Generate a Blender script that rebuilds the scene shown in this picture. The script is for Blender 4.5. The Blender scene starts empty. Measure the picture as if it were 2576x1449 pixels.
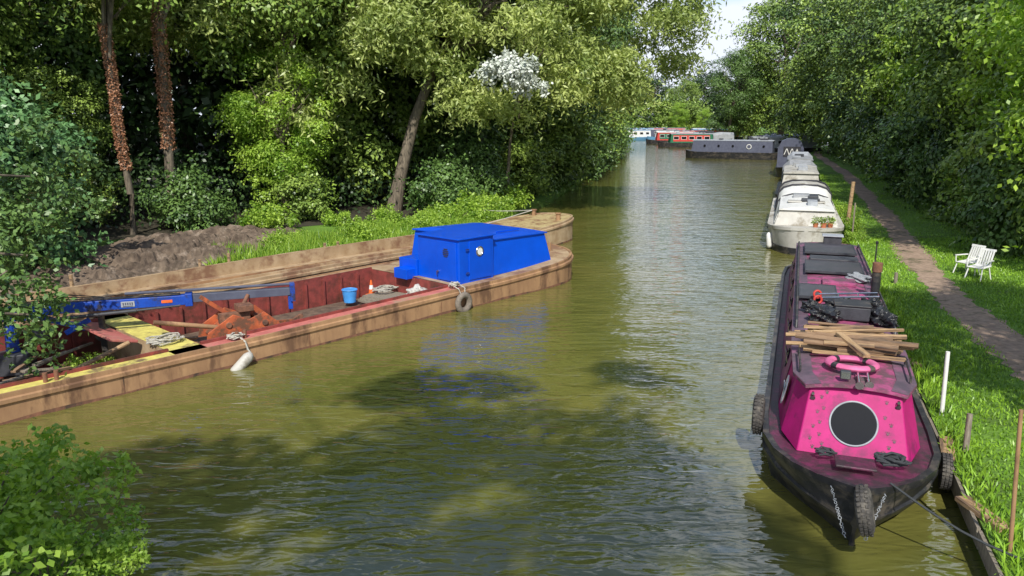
import bpy, bmesh, math, random
import numpy as np
from mathutils import Vector, Matrix, Euler
random.seed(7); RNG=np.random.default_rng(7)
C=bpy.context.scene.collection
R=math.radians
# ---------------------------------------------------------------- materials
def nodes(name):
    m=bpy.data.materials.new(name); m.use_nodes=True
    nt=m.node_tree; return m,nt,nt.nodes,nt.links,nt.nodes['Principled BSDF']
def pm(name,c1,c2=None,scale=4,rough=.6,bump=.15,metal=0,stretch=(1,1,1),c3=None,s3=1.2,t3=.55,spec=.4,coat=0):
    m,nt,N,L,B=nodes(name)
    if c2 is None: c2=tuple(x*.75 for x in c1)
    tc=N.new('ShaderNodeTexCoord'); mp=N.new('ShaderNodeMapping'); mp.inputs['Scale'].default_value=stretch
    L.new(tc.outputs['Object'],mp.inputs[0])
    n=N.new('ShaderNodeTexNoise'); n.inputs['Scale'].default_value=scale; n.inputs['Detail'].default_value=8; n.inputs['Roughness'].default_value=.65
    L.new(mp.outputs[0],n.inputs['Vector'])
    r=N.new('ShaderNodeValToRGB'); r.color_ramp.elements[0].position=.36; r.color_ramp.elements[1].position=.64
    r.color_ramp.elements[0].color=(*c2,1); r.color_ramp.elements[1].color=(*c1,1)
    L.new(n.outputs['Fac'],r.inputs[0]); out=r.outputs[0]
    if c3 is not None:
        n2=N.new('ShaderNodeTexNoise'); n2.inputs['Scale'].default_value=s3; n2.inputs['Detail'].default_value=9; n2.inputs['Roughness'].default_value=.7
        L.new(mp.outputs[0],n2.inputs['Vector'])
        r2=N.new('ShaderNodeValToRGB'); r2.color_ramp.elements[0].position=t3-.05; r2.color_ramp.elements[1].position=t3+.06
        L.new(n2.outputs['Fac'],r2.inputs[0])
        mx=N.new('ShaderNodeMixRGB'); L.new(r2.outputs[0],mx.inputs[0]); L.new(out,mx.inputs[1]); mx.inputs[2].default_value=(*c3,1); out=mx.outputs[0]
    L.new(out,B.inputs['Base Color'])
    B.inputs['Roughness'].default_value=rough; B.inputs['Metallic'].default_value=metal
    B.inputs['Specular IOR Level'].default_value=spec; B.inputs['Coat Weight'].default_value=coat
    if bump:
        b=N.new('ShaderNodeBump'); b.inputs['Strength'].default_value=bump; b.inputs['Distance'].default_value=.03
        L.new(n.outputs['Fac'],b.inputs['Height']); L.new(b.outputs[0],B.inputs['Normal'])
    return m
def leafmat(name,dark,light,trans=.3,tcol=None):
    m,nt,N,L,B=nodes(name)
    a=N.new('ShaderNodeAttribute'); a.attribute_name='tint'
    r=N.new('ShaderNodeValToRGB'); r.color_ramp.elements[0].color=(*dark,1); r.color_ramp.elements[1].color=(*light,1)
    L.new(a.outputs['Fac'],r.inputs[0]); L.new(r.outputs[0],B.inputs['Base Color'])
    B.inputs['Roughness'].default_value=.42; B.inputs['Specular IOR Level'].default_value=.45
    if trans>0:
        t=N.new('ShaderNodeBsdfTranslucent')
        h=N.new('ShaderNodeMixRGB'); h.blend_type='MULTIPLY'; h.inputs[0].default_value=1; L.new(r.outputs[0],h.inputs[1]); h.inputs[2].default_value=(1.6,1.7,.5,1)
        L.new(h.outputs[0],t.inputs['Color'])
        mx=N.new('ShaderNodeMixShader'); mx.inputs[0].default_value=trans
        L.new(B.outputs[0],mx.inputs[1]); L.new(t.outputs[0],mx.inputs[2]); L.new(mx.outputs[0],N['Material Output'].inputs[0])
    return m
M={}
M['rust']=pm('rust_hull',(.43,.255,.13),(.27,.15,.08),1.8,.72,.2,c3=(.15,.08,.045),s3=1.5,t3=.545,stretch=(1.2,1.2,.35))
M['rustd']=pm('dark_rust',(.26,.12,.07),(.12,.06,.04),5,.85,.4,c3=(.06,.04,.03),s3=2)
M['tan']=pm('tan_steel',(.46,.34,.21),(.33,.22,.12),2.5,.75,.15,c3=(.22,.12,.07),s3=1.1,t3=.53)
M['redd']=pm('faded_red_deck',(.58,.19,.16),(.42,.12,.10),5,.7,.2,c3=(.38,.24,.16),s3=1.1,t3=.56)
M['redw']=pm('red_hold_paint',(.30,.06,.05),(.16,.04,.032),5,.7,.25,c3=(.09,.035,.022),s3=1.3)
M['yel']=pm('yellow_deck',(.72,.64,.16),(.52,.44,.12),7,.8,.2,c3=(.20,.14,.07),s3=2.6,t3=.56)
M['bowy']=pm('worn_yellow_brown_deck',(.46,.38,.18),(.36,.25,.12),5,.8,.2,c3=(.22,.12,.06),s3=1.6,t3=.52)
M['floor']=pm('hold_dirt',(.18,.12,.08),(.08,.055,.04),6,.9,.5)
M['blue']=pm('blue_gloss_paint',(.0,.085,.66),(.0,.07,.57),2,.36,.03,coat=.15)
M['blued']=pm('blue_worn_paint',(.01,.08,.5),(.01,.05,.32),6,.45,.1,c3=(.03,.03,.05),s3=3,t3=.55)
M['black']=pm('black_paint',(.030,.030,.034),(.016,.016,.019),5,.45,.25,c3=(.09,.076,.063),s3=2.6,t3=.54,stretch=(1,1,2))
M['rubber']=pm('tyre_rubber',(.075,.068,.062),(.04,.038,.036),14,.85,.5,c3=(.14,.125,.105),s3=5)
M['tyreb']=pm('faded_tyre_rubber',(.24,.2,.16),(.14,.12,.10),14,.85,.5)
M['mag']=pm('magenta_paint',(.50,.009,.175),(.38,.008,.13),3,.55,.06,c3=(.24,.015,.10),s3=2.6,t3=.57,spec=.3)
M['magr']=pm('faded_pink_roof',(.42,.085,.21),(.29,.055,.14),5,.7,.2,c3=(.14,.07,.09),s3=3.4,t3=.5)
M['ringp']=pm('pink_ring',(.68,.15,.32),(.52,.11,.24),8,.6,.1)
M['plum']=pm('plum_deck',(.17,.03,.085),(.08,.025,.045),7,.5,.3,c3=(.045,.03,.035),s3=3,t3=.48)
M['side']=pm('mauve_side',(.34,.10,.21),(.22,.065,.14),4,.5,.1,c3=(.12,.07,.09),s3=2)
M['dgrey']=pm('dark_grey_paint',(.06,.062,.072),(.035,.038,.045),5,.55,.1)
M['pgrey']=pm('faded_purple_grey',(.15,.10,.13),(.085,.065,.085),5,.65,.1,c3=(.24,.10,.17),s3=2)
M['glass']=pm('dark_glass',(.012,.012,.014),(.01,.01,.012),2,.12,0,spec=.3)
M['chrome']=pm('chrome',(.6,.6,.6),(.42,.42,.42),6,.22,0,metal=1)
M['white']=pm('white_paint',(.80,.79,.76),(.70,.69,.66),4,.5,.05,c3=(.50,.47,.40),s3=1.6,t3=.62)
M['dirtyw']=pm('weathered_white',(.56,.54,.49),(.42,.40,.36),2,.6,.08,c3=(.25,.22,.17),s3=1.4,t3=.56)
M['canvas']=pm('grey_canvas',(.34,.35,.37),(.24,.25,.26),3,.75,.3)
M['dcanvas']=pm('dark_canvas',(.05,.05,.06),(.03,.03,.035),3,.85,.3)
M['solar']=pm('solar_panel',(.05,.04,.05),(.02,.02,.028),3,.35,0,spec=.6)
M['wood']=pm('sawn_plank',(.52,.36,.2),(.30,.18,.09),6,.8,.3,stretch=(1,9,9),c3=(.14,.09,.06),s3=1.5,t3=.55)
M['woodb']=pm('dark_split_wood',(.34,.22,.13),(.2,.12,.07),6,.85,.3,stretch=(1,9,9),c3=(.10,.07,.05),s3=1.5,t3=.55)
M['woodg']=pm('grey_old_timber',(.30,.26,.2),(.17,.14,.11),6,.9,.5,stretch=(6,6,1))
M['orange']=pm('orange_machine_paint',(.55,.13,.045),(.34,.08,.035),5,.7,.3,c3=(.15,.07,.04),s3=3.5,t3=.51)
M['cone']=pm('cone_orange',(.85,.16,.03),None,4,.5,0)
M['bucket']=pm('blue_plastic',(.08,.36,.85),None,4,.45,0)
M['rope']=pm('pale_rope',(.55,.52,.45),(.35,.33,.28),30,.9,.4)
M['blue_rope']=pm('dark_rope',(.05,.055,.06),None,30,.9,.4)
M['redp']=pm('red_paint',(.55,.05,.04),(.45,.04,.03),4,.5,.05)
M['green']=pm('green_paint',(.02,.16,.08),(.015,.1,.05),4,.5,.05)
M['navy']=pm('slate_navy_paint',(.10,.11,.155),(.075,.08,.12),4,.45,.05)
M['lblue']=pm('light_blue_paint',(.16,.38,.62),None,4,.5,.05)
M['rgrey']=pm('roof_grey',(.40,.42,.45),(.28,.3,.33),4,.6,.05)
M['terra']=pm('terracotta',(.5,.17,.08),(.4,.13,.06),8,.85,.1)
M['bark']=pm('bark',(.22,.18,.13),(.08,.065,.05),5,.95,.9,stretch=(2.5,2.5,.6))
M['earth']=pm('dug_earth',(.19,.14,.10),(.07,.05,.036),3,.95,1.0,c3=(.28,.22,.17),s3=2.6,t3=.6)
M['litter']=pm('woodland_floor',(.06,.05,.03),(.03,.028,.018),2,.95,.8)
M['concrete']=pm('concrete',(.42,.36,.30),(.30,.25,.2),4,.9,.3,c3=(.15,.12,.09),s3=1.3)
M['path']=pm('dirt_path',(.40,.285,.21),(.26,.18,.13),9,.95,.5,c3=(.13,.11,.06),s3=1.8,t3=.57)
M['bag']=pm('black_bag',(.02,.02,.022),(.012,.012,.014),8,.28,.5,spec=.7)
M['g_mid']=leafmat('leaf_mid',(.05,.11,.018),(.32,.44,.08),0)
M['g_dark']=leafmat('leaf_dark',(.030,.075,.018),(.17,.28,.065),0)
M['g_shade']=leafmat('leaf_shaded',(.018,.042,.013),(.065,.12,.032),0)  # leaf colour darkened to paint in the shade inside the wood
M['g_willow']=leafmat('leaf_willow',(.14,.21,.045),(.54,.60,.20),.2)
M['g_bright']=leafmat('leaf_bright',(.10,.22,.02),(.43,.58,.09),.3)
M['g_pale']=leafmat('leaf_pale',(.35,.40,.32),(.80,.82,.75),0)
M['g_blue']=leafmat('leaf_bluegreen',(.035,.10,.03),(.18,.34,.12),0)
M['g_grass']=leafmat('grass_blade',(.085,.20,.012),(.30,.50,.04),0)
def groundmat():
    m,nt,N,L,B=nodes('ground_grass')
    tc=N.new('ShaderNodeTexCoord')
    n=N.new('ShaderNodeTexNoise'); n.inputs['Scale'].default_value=.8; n.inputs['Detail'].default_value=10; n.inputs['Roughness'].default_value=.7
    L.new(tc.outputs['Object'],n.inputs['Vector'])
    r=N.new('ShaderNodeValToRGB'); e=r.color_ramp.elements
    e[0].position=.3; e[0].color=(.06,.08,.015,1); e[1].position=.7; e[1].color=(.16,.30,.03,1)
    x=e.new(.48); x.color=(.11,.22,.02,1)
    L.new(n.outputs['Fac'],r.inputs[0]); L.new(r.outputs[0],B.inputs['Base Color']); B.inputs['Roughness'].default_value=.95
    b=N.new('ShaderNodeBump'); b.inputs['Strength'].default_value=.8; b.inputs['Distance'].default_value=.08
    n2=N.new('ShaderNodeTexNoise'); n2.inputs['Scale'].default_value=14; n2.inputs['Detail'].default_value=6
    L.new(tc.outputs['Object'],n2.inputs['Vector']); L.new(n2.outputs['Fac'],b.inputs['Height']); L.new(b.outputs[0],B.inputs['Normal'])
    return m
M['ground']=groundmat()
def watermat():
    m,nt,N,L,B=nodes('canal_water')
    tc=N.new('ShaderNodeTexCoord')
    n=N.new('ShaderNodeTexNoise'); n.inputs['Scale'].default_value=.25; n.inputs['Detail'].default_value=5
    L.new(tc.outputs['Object'],n.inputs['Vector'])
    r=N.new('ShaderNodeValToRGB'); e=r.color_ramp.elements
    e[0].position=.35; e[0].color=(.105,.110,.024,1); e[1].position=.65; e[1].color=(.165,.150,.038,1)
    L.new(n.outputs['Fac'],r.inputs[0]); L.new(r.outputs[0],B.inputs['Base Color'])
    B.inputs['Roughness'].default_value=.03; B.inputs['IOR'].default_value=1.95
    def nz(sx,sy,rot,scale,det,dist=0):
        mp=N.new('ShaderNodeMapping'); mp.inputs['Scale'].default_value=(sx,sy,1); mp.inputs['Rotation'].default_value=(0,0,R(rot)); L.new(tc.outputs['Object'],mp.inputs[0])
        a=N.new('ShaderNodeTexNoise'); a.inputs['Scale'].default_value=scale; a.inputs['Detail'].default_value=det; a.inputs['Distortion'].default_value=dist; L.new(mp.outputs[0],a.inputs['Vector']); return a.outputs['Fac']
    a=nz(.6,1.7,14,2.6,2,.8); c=nz(.6,1.2,-18,.8,2); d=nz(.8,1.5,38,5.5,1.5,.4)
    ad=N.new('ShaderNodeMath'); ad.operation='MULTIPLY_ADD'; L.new(c,ad.inputs[0]); ad.inputs[1].default_value=1.9; L.new(a,ad.inputs[2])
    a2=N.new('ShaderNodeMath'); a2.operation='MULTIPLY_ADD'; L.new(d,a2.inputs[0]); a2.inputs[1].default_value=.25; L.new(ad.outputs[0],a2.inputs[2])
    b=N.new('ShaderNodeBump'); b.inputs['Strength'].default_value=.8; b.inputs['Distance'].default_value=.036
    L.new(a2.outputs[0],b.inputs['Height']); L.new(b.outputs[0],B.inputs['Normal'])
    return m
M['water']=watermat()
# ---------------------------------------------------------------- mesh builder
class MB:
    def __init__(s): s.v=[]; s.f=[]
    def add(s,v,f):
        o=len(s.v); s.v+= [tuple(x) for x in v]; s.f+=[tuple(i+o for i in q) for q in f]; return s
    def box(s,c,d,rot=(0,0,0),taper=1):
        E=Euler(rot).to_matrix(); vs=[]
        for z in (-.5,.5):
            k=1 if z<0 else taper
            for x,y in((-.5,-.5),(.5,-.5),(.5,.5),(-.5,.5)):
                vs.append(Vector(c)+E@Vector((x*d[0]*k,y*d[1]*k,z*d[2])))
        return s.add(vs,[(3,2,1,0),(4,5,6,7),(0,1,5,4),(1,2,6,5),(2,3,7,6),(3,0,4,7)])
    def cyl(s,p0,p1,r0,r1=None,n=12):
        if r1 is None:r1=r0
        p0=Vector(p0);p1=Vector(p1);q=(p1-p0).to_track_quat('Z','Y')
        vs=[]
        for p,r in((p0,r0),(p1,r1)):
            for i in range(n):
                a=2*math.pi*i/n; vs.append(p+q@Vector((r*math.cos(a),r*math.sin(a),0)))
        f=[(i,(i+1)%n,n+(i+1)%n,n+i) for i in range(n)]+[tuple(range(n-1,-1,-1)),tuple(range(n,2*n))]
        return s.add(vs,f)
    def tube(s,path,r,n=6):
        P=[Vector(p) for p in path]; rr=r if isinstance(r,(list,tuple)) else [r]*len(P); vs=[]
        for i,p in enumerate(P):
            t=(P[min(i+1,len(P)-1)]-P[max(i-1,0)]); q=t.to_track_quat('Z','Y')
            for k in range(n):
                a=2*math.pi*k/n; vs.append(p+q@Vector((rr[i]*math.cos(a),rr[i]*math.sin(a),0)))
        f=[]
        for i in range(len(P)-1):
            for k in range(n): f.append((i*n+k,i*n+(k+1)%n,(i+1)*n+(k+1)%n,(i+1)*n+k))
        f.append(tuple(range(n-1,-1,-1))); f.append(tuple((len(P)-1)*n+k for k in range(n)))
        return s.add(vs,f)
    def torus(s,c,Rr,r,rot=(0,0,0),nR=28,nr=10,sq=1,a0=0,a1=2*math.pi):
        E=Euler(rot).to_matrix(); vs=[];f=[]; full=abs(a1-a0-2*math.pi)<1e-4; m=nR if full else nR+1
        for i in range(m):
            a=a0+(a1-a0)*i/nR
            for k in range(nr):
                b=2*math.pi*k/nr; x=Rr+r*math.cos(b)
                vs.append(Vector(c)+E@Vector((x*math.cos(a),x*math.sin(a),r*sq*math.sin(b))))
        for i in range(nR):
            j=(i+1)%m
            for k in range(nr): f.append((i*nr+k,j*nr+k,j*nr+(k+1)%nr,i*nr+(k+1)%nr))
        return s.add(vs,f)
    def loft(s,rings,closed=True,cap=True):
        n=len(rings[0]); vs=[p for r in rings for p in r]; f=[]
        for i in range(len(rings)-1):
            for k in range(n if closed else n-1): f.append((i*n+k,i*n+(k+1)%n,(i+1)*n+(k+1)%n,(i+1)*n+k))
        if cap and closed: f.append(tuple(range(n-1,-1,-1))); f.append(tuple((len(rings)-1)*n+k for k in range(n)))
        return s.add(vs,f)
    def obj(s,name,mat,parent=None,smooth=False,bevel=0,label=None):
        me=bpy.data.meshes.new(name); me.from_pydata(s.v,[],s.f); me.update()
        bm=bmesh.new(); bm.from_mesh(me); bmesh.ops.recalc_face_normals(bm,faces=bm.faces); bm.to_mesh(me); bm.free()
        o=bpy.data.objects.new(name,me); C.objects.link(o); me.materials.append(M[mat] if isinstance(mat,str) else mat)
        if parent: o.parent=parent
        if smooth:
            me.polygons.foreach_set('use_smooth',[True]*len(me.polygons)); me.set_sharp_from_angle(angle=R(40))
        if bevel:
            b=o.modifiers.new('b','BEVEL'); b.width=bevel; b.segments=2; b.limit_method='ANGLE'
        if label: o['label']=label
        return o
def thing(name,label,cat,loc=(0,0,0),rz=0,group=None):
    o=bpy.data.objects.new(name,None); o.empty_display_size=.3; C.objects.link(o); o.location=loc; o.rotation_euler=(0,0,rz)
    o['label']=label; o['category']=cat
    if group:o['group']=group
    return o
def tagm(o,label,cat,group=None):
    o['label']=label;o['category']=cat
    if group:o['group']=group
    return o
def copy_thing(src,loc,rz=0,sc=None,label=None):
    n=src.copy(); C.objects.link(n); n.location=loc; n.rotation_euler=(0,0,rz)
    if sc: n.scale=sc if isinstance(sc,tuple) else (sc,)*3
    def rec(a,b):
        for ch in a.children:
            k=ch.copy(); C.objects.link(k); k.parent=b; rec(ch,k)
    rec(src,n)
    if label:n['label']=label
    return n
def bankx(y): return 5.1+(y-7.75)*.357
# ---------------------------------------------------------------- terrain
A=Vector((-7.56,11.0,0)); TH=math.atan2(.741,.671)
def BW(s,w): return (A.x+.671*s-.741*w, A.y+.741*s+.671*w)
def fill2d(name,polys,z,ext,mat):
    cu=bpy.data.curves.new(name,'CURVE'); cu.dimensions='2D'; cu.fill_mode='BOTH'; cu.extrude=ext
    for p in polys:
        sp=cu.splines.new('POLY'); sp.points.add(len(p)-1)
        for i,q in enumerate(p): sp.points[i].co=(q[0],q[1],0,1)
        sp.use_cyclic_u=True
    o=bpy.data.objects.new(name+'_c',cu); C.objects.link(o)
    dg=bpy.context.evaluated_depsgraph_get(); me=bpy.data.meshes.new_from_object(o.evaluated_get(dg)); bpy.data.objects.remove(o)
    o=bpy.data.objects.new(name,me); C.objects.link(o); o.location.z=z; me.materials.clear(); me.materials.append(M[mat]); o['kind']='structure'; return o
canal=[(-19,-40),(-5.5,0),(-3.6,5.3),(-4.3,7.1),(-6,8.3),(-9.4,8.2),(-15.1,13.4),BW(0,7.15),BW(14,7.15),(-1.6,30.2),(-.3,35.5),(1.7,40.4),(4.5,54),(8.5,75),(11,88),(14,112),(19,150),(27,215),(60,232),(110,226),(80,165),(50,125),(bankx(98),98),(bankx(84),84),(bankx(0),0),(bankx(-40),-40)]
g=fill2d('ground',[[(-900,-300),(900,-300),(900,1500),(-900,1500)],canal],-.35,.65,'ground')
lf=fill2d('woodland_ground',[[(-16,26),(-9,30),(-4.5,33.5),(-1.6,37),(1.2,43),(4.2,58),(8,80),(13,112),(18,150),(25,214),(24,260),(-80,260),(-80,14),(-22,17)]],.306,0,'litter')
def wl(s,W,s1,L,p=2.3):
    if s<=s1: return 0.
    t=min(1,(s-s1)/L); return W/2-W/2*max(0,(1-t**p))**(1/p)
def outline(W,s0,s1,L,n=14,inset=0,off=0):
    ss=[s0+inset]+[s1*.5]+[s1+ (L-inset)*math.sin(math.pi/2*i/n) for i in range(n+1)]
    lo=[(s,off+inset+wl(s,W,s1,L)) for s in ss]; hi=[(s,off+W-inset-wl(s,W,s1,L)) for s in ss]
    return lo+hi[::-1][1:]
h1=[BW(*p) for p in outline(4.0,-2.8,12.8,2.2,inset=.15)]
h2=[BW(*p) for p in outline(2.65,-2.8,17.6,3.0,inset=.15,off=4.35)]
fill2d('water',[[(-300,-60),(300,-60),(300,400),(-300,400)],h1,h2],0,0,'water')
pc=[(5.6,1.5),(6.9,6),(8.0,9.5),(9.3,13.4),(10.4,17.5),(12.2,22.7),(14.85,29.4),(17.9,37.7),(25.9,59.7),(36.5,93),(44,112)]
P=[];
for i in range(len(pc)-1):
    a,b=Vector(pc[i]),Vector(pc[i+1]); k=max(2,int((b-a).length/.22))
    P+=[a.lerp(b,j/k) for j in range(k)]
mb=MB(); vs=[];f=[]
for i,p in enumerate(P):
    d=(P[min(i+3,len(P)-1)]-P[max(0,i-3)]).normalized(); n=Vector((d.y,-d.x)); w=.45+.09*math.sin(i*.13)
    l=p-n*(w+random.uniform(-.1,.1)); r=p+n*(w+random.uniform(-.1,.1))
    vs+=[(l.x,l.y,.304),(r.x,r.y,.304)]
    if i: f.append((2*i-2,2*i-1,2*i+1,2*i))
mb.add(vs,f); o=mb.obj('towpath','path'); o['kind']='structure'
mb=MB()
for y0 in np.arange(4.2,24,1.55):
    for k in range(2):
        a=Vector((bankx(y0)-.03-.02*k,y0,.14+.12*k)); b=Vector((bankx(y0+1.5)-.03-.02*k,y0+1.5,.14+.12*k+random.uniform(-.02,.02)))
        mb.box((a+b)/2,(.035,(b-a).length,.13),(0,0,-math.atan(.357)+random.uniform(-.01,.01)))
o=mb.obj('canal_edging','woodg'); o['kind']='structure'
# ---------------------------------------------------------------- foliage
def leafobj(name,P,Ax,Nr,L,W,tint,mat,parent=None):
    n=len(P); Ax=Ax/np.linalg.norm(Ax,axis=1,keepdims=True)
    S=np.cross(Ax,Nr); S/=np.linalg.norm(S,axis=1,keepdims=True)+1e-9
    L=np.broadcast_to(L,(n,))[:,None]; W=np.broadcast_to(W,(n,))[:,None]
    V=np.empty((n,4,3)); V[:,0]=P; V[:,1]=P+Ax*L*.45+S*W*.5; V[:,2]=P+Ax*L; V[:,3]=P+Ax*L*.45-S*W*.5
    me=bpy.data.meshes.new(name); me.vertices.add(4*n); me.vertices.foreach_set('co',V.ravel().astype(np.float32))
    me.loops.add(4*n); me.loops.foreach_set('vertex_index',np.arange(4*n,dtype=np.int32))
    me.polygons.add(n); me.polygons.foreach_set('loop_start',np.arange(0,4*n,4,dtype=np.int32)); 
    me.update(calc_edges=True)
    at=me.attributes.new('tint','FLOAT','FACE'); at.data.foreach_set('value',np.clip(tint,0,1).astype(np.float32))
    me.materials.append(M[mat]); o=bpy.data.objects.new(name,me); C.objects.link(o)
    if parent:o.parent=parent
    return o
def unit(n):
    u=RNG.normal(size=(n,3)); return u/np.linalg.norm(u,axis=1,keepdims=True)
def cat(Pa): return [np.concatenate([p[i] for p in Pa]) for i in range(6)]
def blobs(nb,rad,hollow=.4,low=-.75):
    u=unit(nb*3); u=u[u[:,2]>low][:nb]; r=hollow+(1-hollow)*RNG.random(len(u))**.6
    return u*r[:,None]*np.array(rad)
def broad(cen,rad,nb,nl,br,ls,sprig=.18,**k):
    c=blobs(nb,rad,**k); nb=len(c); rb=br*RNG.uniform(.5,1.4,nb); bt=RNG.random(nb)
    w=rb**2; idx=RNG.choice(nb,nl,p=w/w.sum()); u=unit(nl)
    u[:,2]=np.abs(u[:,2])*np.where(RNG.random(nl)<.75,1,-1)
    P=c[idx]+u*(rb[idx]*(.45+.6*RNG.random(nl)**.5))[:,None]*np.array((1,1,.62))
    P+=RNG.normal(size=(nl,3))*.06
    ns=int(nl*sprig)//12
    if ns:
        si=RNG.integers(0,nb,ns); su=unit(ns)+c[si]/np.array(rad)*.8; su/=np.linalg.norm(su,axis=1,keepdims=True)
        t=np.linspace(.6,1.75,12)
        sp=(c[si][:,None,:]+su[:,None,:]*(rb[si][:,None]*t)[:,:,None]); sp[:,:,2]-=.18*(t-.6)**2*rb[si][:,None]
        m=ns*12; P[:m]=sp.reshape(m,3)+RNG.normal(size=(m,3))*ls*.35; idx[:m]=np.repeat(si,12)
    Nr=u+.35*unit(nl)*1.6+np.array((0,0,.45)); Ax=np.cross(Nr,unit(nl)); Ax[:,2]-=.25
    return P+np.array(cen),Ax,Nr,ls*RNG.uniform(.7,1.35,nl),ls*.6*RNG.uniform(.8,1.3,nl),bt[idx]*.55+RNG.random(nl)*.45
def willow(cen,rad,nb,ns,per,br,ls,lw,**k):
    c=blobs(nb,rad,**k); nb=len(c); bt=RNG.random(nb); idx=RNG.integers(0,nb,ns)
    st=c[idx]+unit(ns)*br*RNG.random((ns,1))**.4*np.array((1,1,.6))
    out=st/np.array(rad)*np.array((1,1,0))+RNG.normal(size=(ns,3))*.6; out[:,2]=0
    Ls=RNG.uniform(.35,1.35,ns); t=np.tile(np.linspace(.0,1,per),(ns,1))+RNG.random((ns,per))/per
    Pp=st[:,None,:]+out[:,None,:]*(t[:,:,None]**.7)*Ls[:,None,None]*.7
    Pp[:,:,2]+=.45*t-(Ls[:,None]*.95)*t**1.8
    n=ns*per; Pp=Pp.reshape(n,3); A2=unit(n)*.9+np.array((0,0,-.35)); Nr=unit(n)+np.array((0,-.25,.5))
    return Pp+np.array(cen),A2,Nr,ls*RNG.uniform(.7,1.3,n),np.full(n,lw),np.repeat(bt[idx],per)*.5+RNG.random(n)*.5
def trunk(name,parent,path,r0,r1,mat,limbs=()):
    mb=MB(); n=len(path); mb.tube(path,[r0*1.25]+[r0+(r1-r0)*i/(n-1) for i in range(1,n)],10)
    for a,b in limbs:
        a=Vector(a);b=Vector(b);m=a.lerp(b,.5)+Vector((random.uniform(-.3,.3),random.uniform(-.3,.3),.3)); L=(b-a).length
        mb.tube([a,m,b],[r1*.9,r1*.55,.02],6)
        for _ in range(3):
            s0=a.lerp(b,random.uniform(.3,.8)); mb.tube([s0,s0+Vector((random.uniform(-1,1),random.uniform(-1,1),random.uniform(.1,1)))*L*.3],[r1*.35,.012],5)
    return mb.obj(name,mat,parent,smooth=True)
def rlimbs(base,cen,rad,n):
    out=[]
    for _ in range(n):
        u=unit(1)[0]; 
        if u[2]<-.3:u[2]*=-1
        out.append((Vector(base)+Vector((0,0,random.uniform(-.8,1.5))),Vector(cen)+Vector(u*np.array(rad)*.8)))
    return out
GL='trees lining the canal'
def mktree(label,clumps,mat,tr=.28,tmat='bark',name='broadleaf_tree',ls=.17):
    t=thing(name,label,'tree',group=GL)
    cen,rad=clumps[0][0],clumps[0][1]; x,y,z=cen
    trunk('trunk',t,[(0,0,-.3),(x*.2,y*.2,z*.3),(x*.6,y*.6,z*.6),(x,y,z*.95)],tr,tr*.4,tmat,rlimbs((x*.7,y*.7,z*.68),cen,rad,9))
    leafobj('crown',*cat([broad(c,r,nb,nl,br,ls) for c,r,nb,nl,br in clumps]),mat,t); return t
T1=mktree('broadleaf tree with dense green foliage down to the bank',[((0,0,8.2),(3.9,3.9,5.2),60,23000,1.25),((.4,-.5,3.0),(3.3,3.3,2.6),34,11000,.95)],'g_mid',ls=.22)
T2=mktree('dark green tree with uneven lumpy crown reaching low',[((.6,.3,8.8),(3.7,4.1,5.8),52,21000,1.4),((-.6,.2,3.2),(3.4,3.2,2.6),30,9500,1.0)],'g_dark',ls=.23)
T3=mktree('slender tree with lighter yellow-green leaves',[((-.5,0,7.0),(3.3,3.3,4.6),44,19000,1.0),((.3,.3,2.8),(2.4,2.4,2.0),22,6500,.8)],'g_bright',ls=.19)
T6=mktree('tall woodland tree with shade-darkened leaves standing behind the front row',[((0,0,8.6),(4.4,4.4,5.6),44,8000,1.7),((.3,.3,2.8),(4,4,2.8),26,4000,1.4)],'g_shade',ls=.38)
T7=mktree('high-crowned tree with bare trunk and sunlit leaves',[((0,0,9.5),(3.9,3.9,4.8),60,24000,1.15)],'g_mid',ls=.2)
def put(T,x,y,s,rz=None,sz=None):
    rz=random.uniform(0,6.28) if rz is None else rz
    return copy_thing(T,(x,y,.3),rz,(s,s,sz or s))
for T,x,y,s in [(T7,-20.5,27,1.0),(T7,-10.0,35.5,1.05),(T1,-8.5,41,1.15),(T2,-2,44,1.15),(T1,.6,50,1.15),(T2,2.6,58,1.2),(T1,4.6,67,1.25),(T2,6.0,78,1.25),(T1,8,92,1.3),(T2,9.5,108,1.4),(T3,-9.8,33.2,.62),(T1,-17.8,30.8,.5),
    (T6,-25,33,1.3),(T6,-17,41,1.4),(T6,-12,44,1.35),(T6,-5,50,1.6),(T6,0,72,1.7),(T6,-29,25,1.3),(T6,10,128,1.8),(T6,14,150,1.8),(T6,-32,18,1.3)]:
    put(T,x,y,s)
for T,y,off,s in [(T1,24,7.6,.8),(T3,28,6.8,.85),(T1,33,6.8,.95),(T2,39,6.6,1.0),(T3,45,6.4,1.1),(T1,52,6.6,1.1),(T2,60,6.8,1.2),(T1,69,7.0,1.3),(T2,79,6.6,1.4),(T1,90,5.5,1.6),(T2,104,4.0,1.85),(T6,30,14,1.2),(T6,48,15,1.5)]:
    put(T,bankx(y)+off,y,s)
put(T3,16.2,20.5,.95); put(T1,19.5,26.5,1.0); put(T1,40.2,98,1.6)
for T,x,y,s in [(T2,42,152,1.15),(T1,48,158,1.4),(T1,52.5,153,2.2),(T2,57,132,2.0),(T6,66,160,2.0),(T6,26,238,1.5),(T2,35,245,1.25),(T6,44,250,1.4),(T1,53,244,1.25),(T6,62,250,1.5),(T3,47,222,.75),(T3,53,219,.6),(T6,16,190,1.7),(T6,18,215,1.6)]:
    put(T,x,y,s)
for T,x,y in ((T1,-24.5,26.5),(T2,-21,33),(T3,bankx(50)+10,50),(T6,-36,30),(T7,-27,29)): T.location=(x,y,.3)
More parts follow.
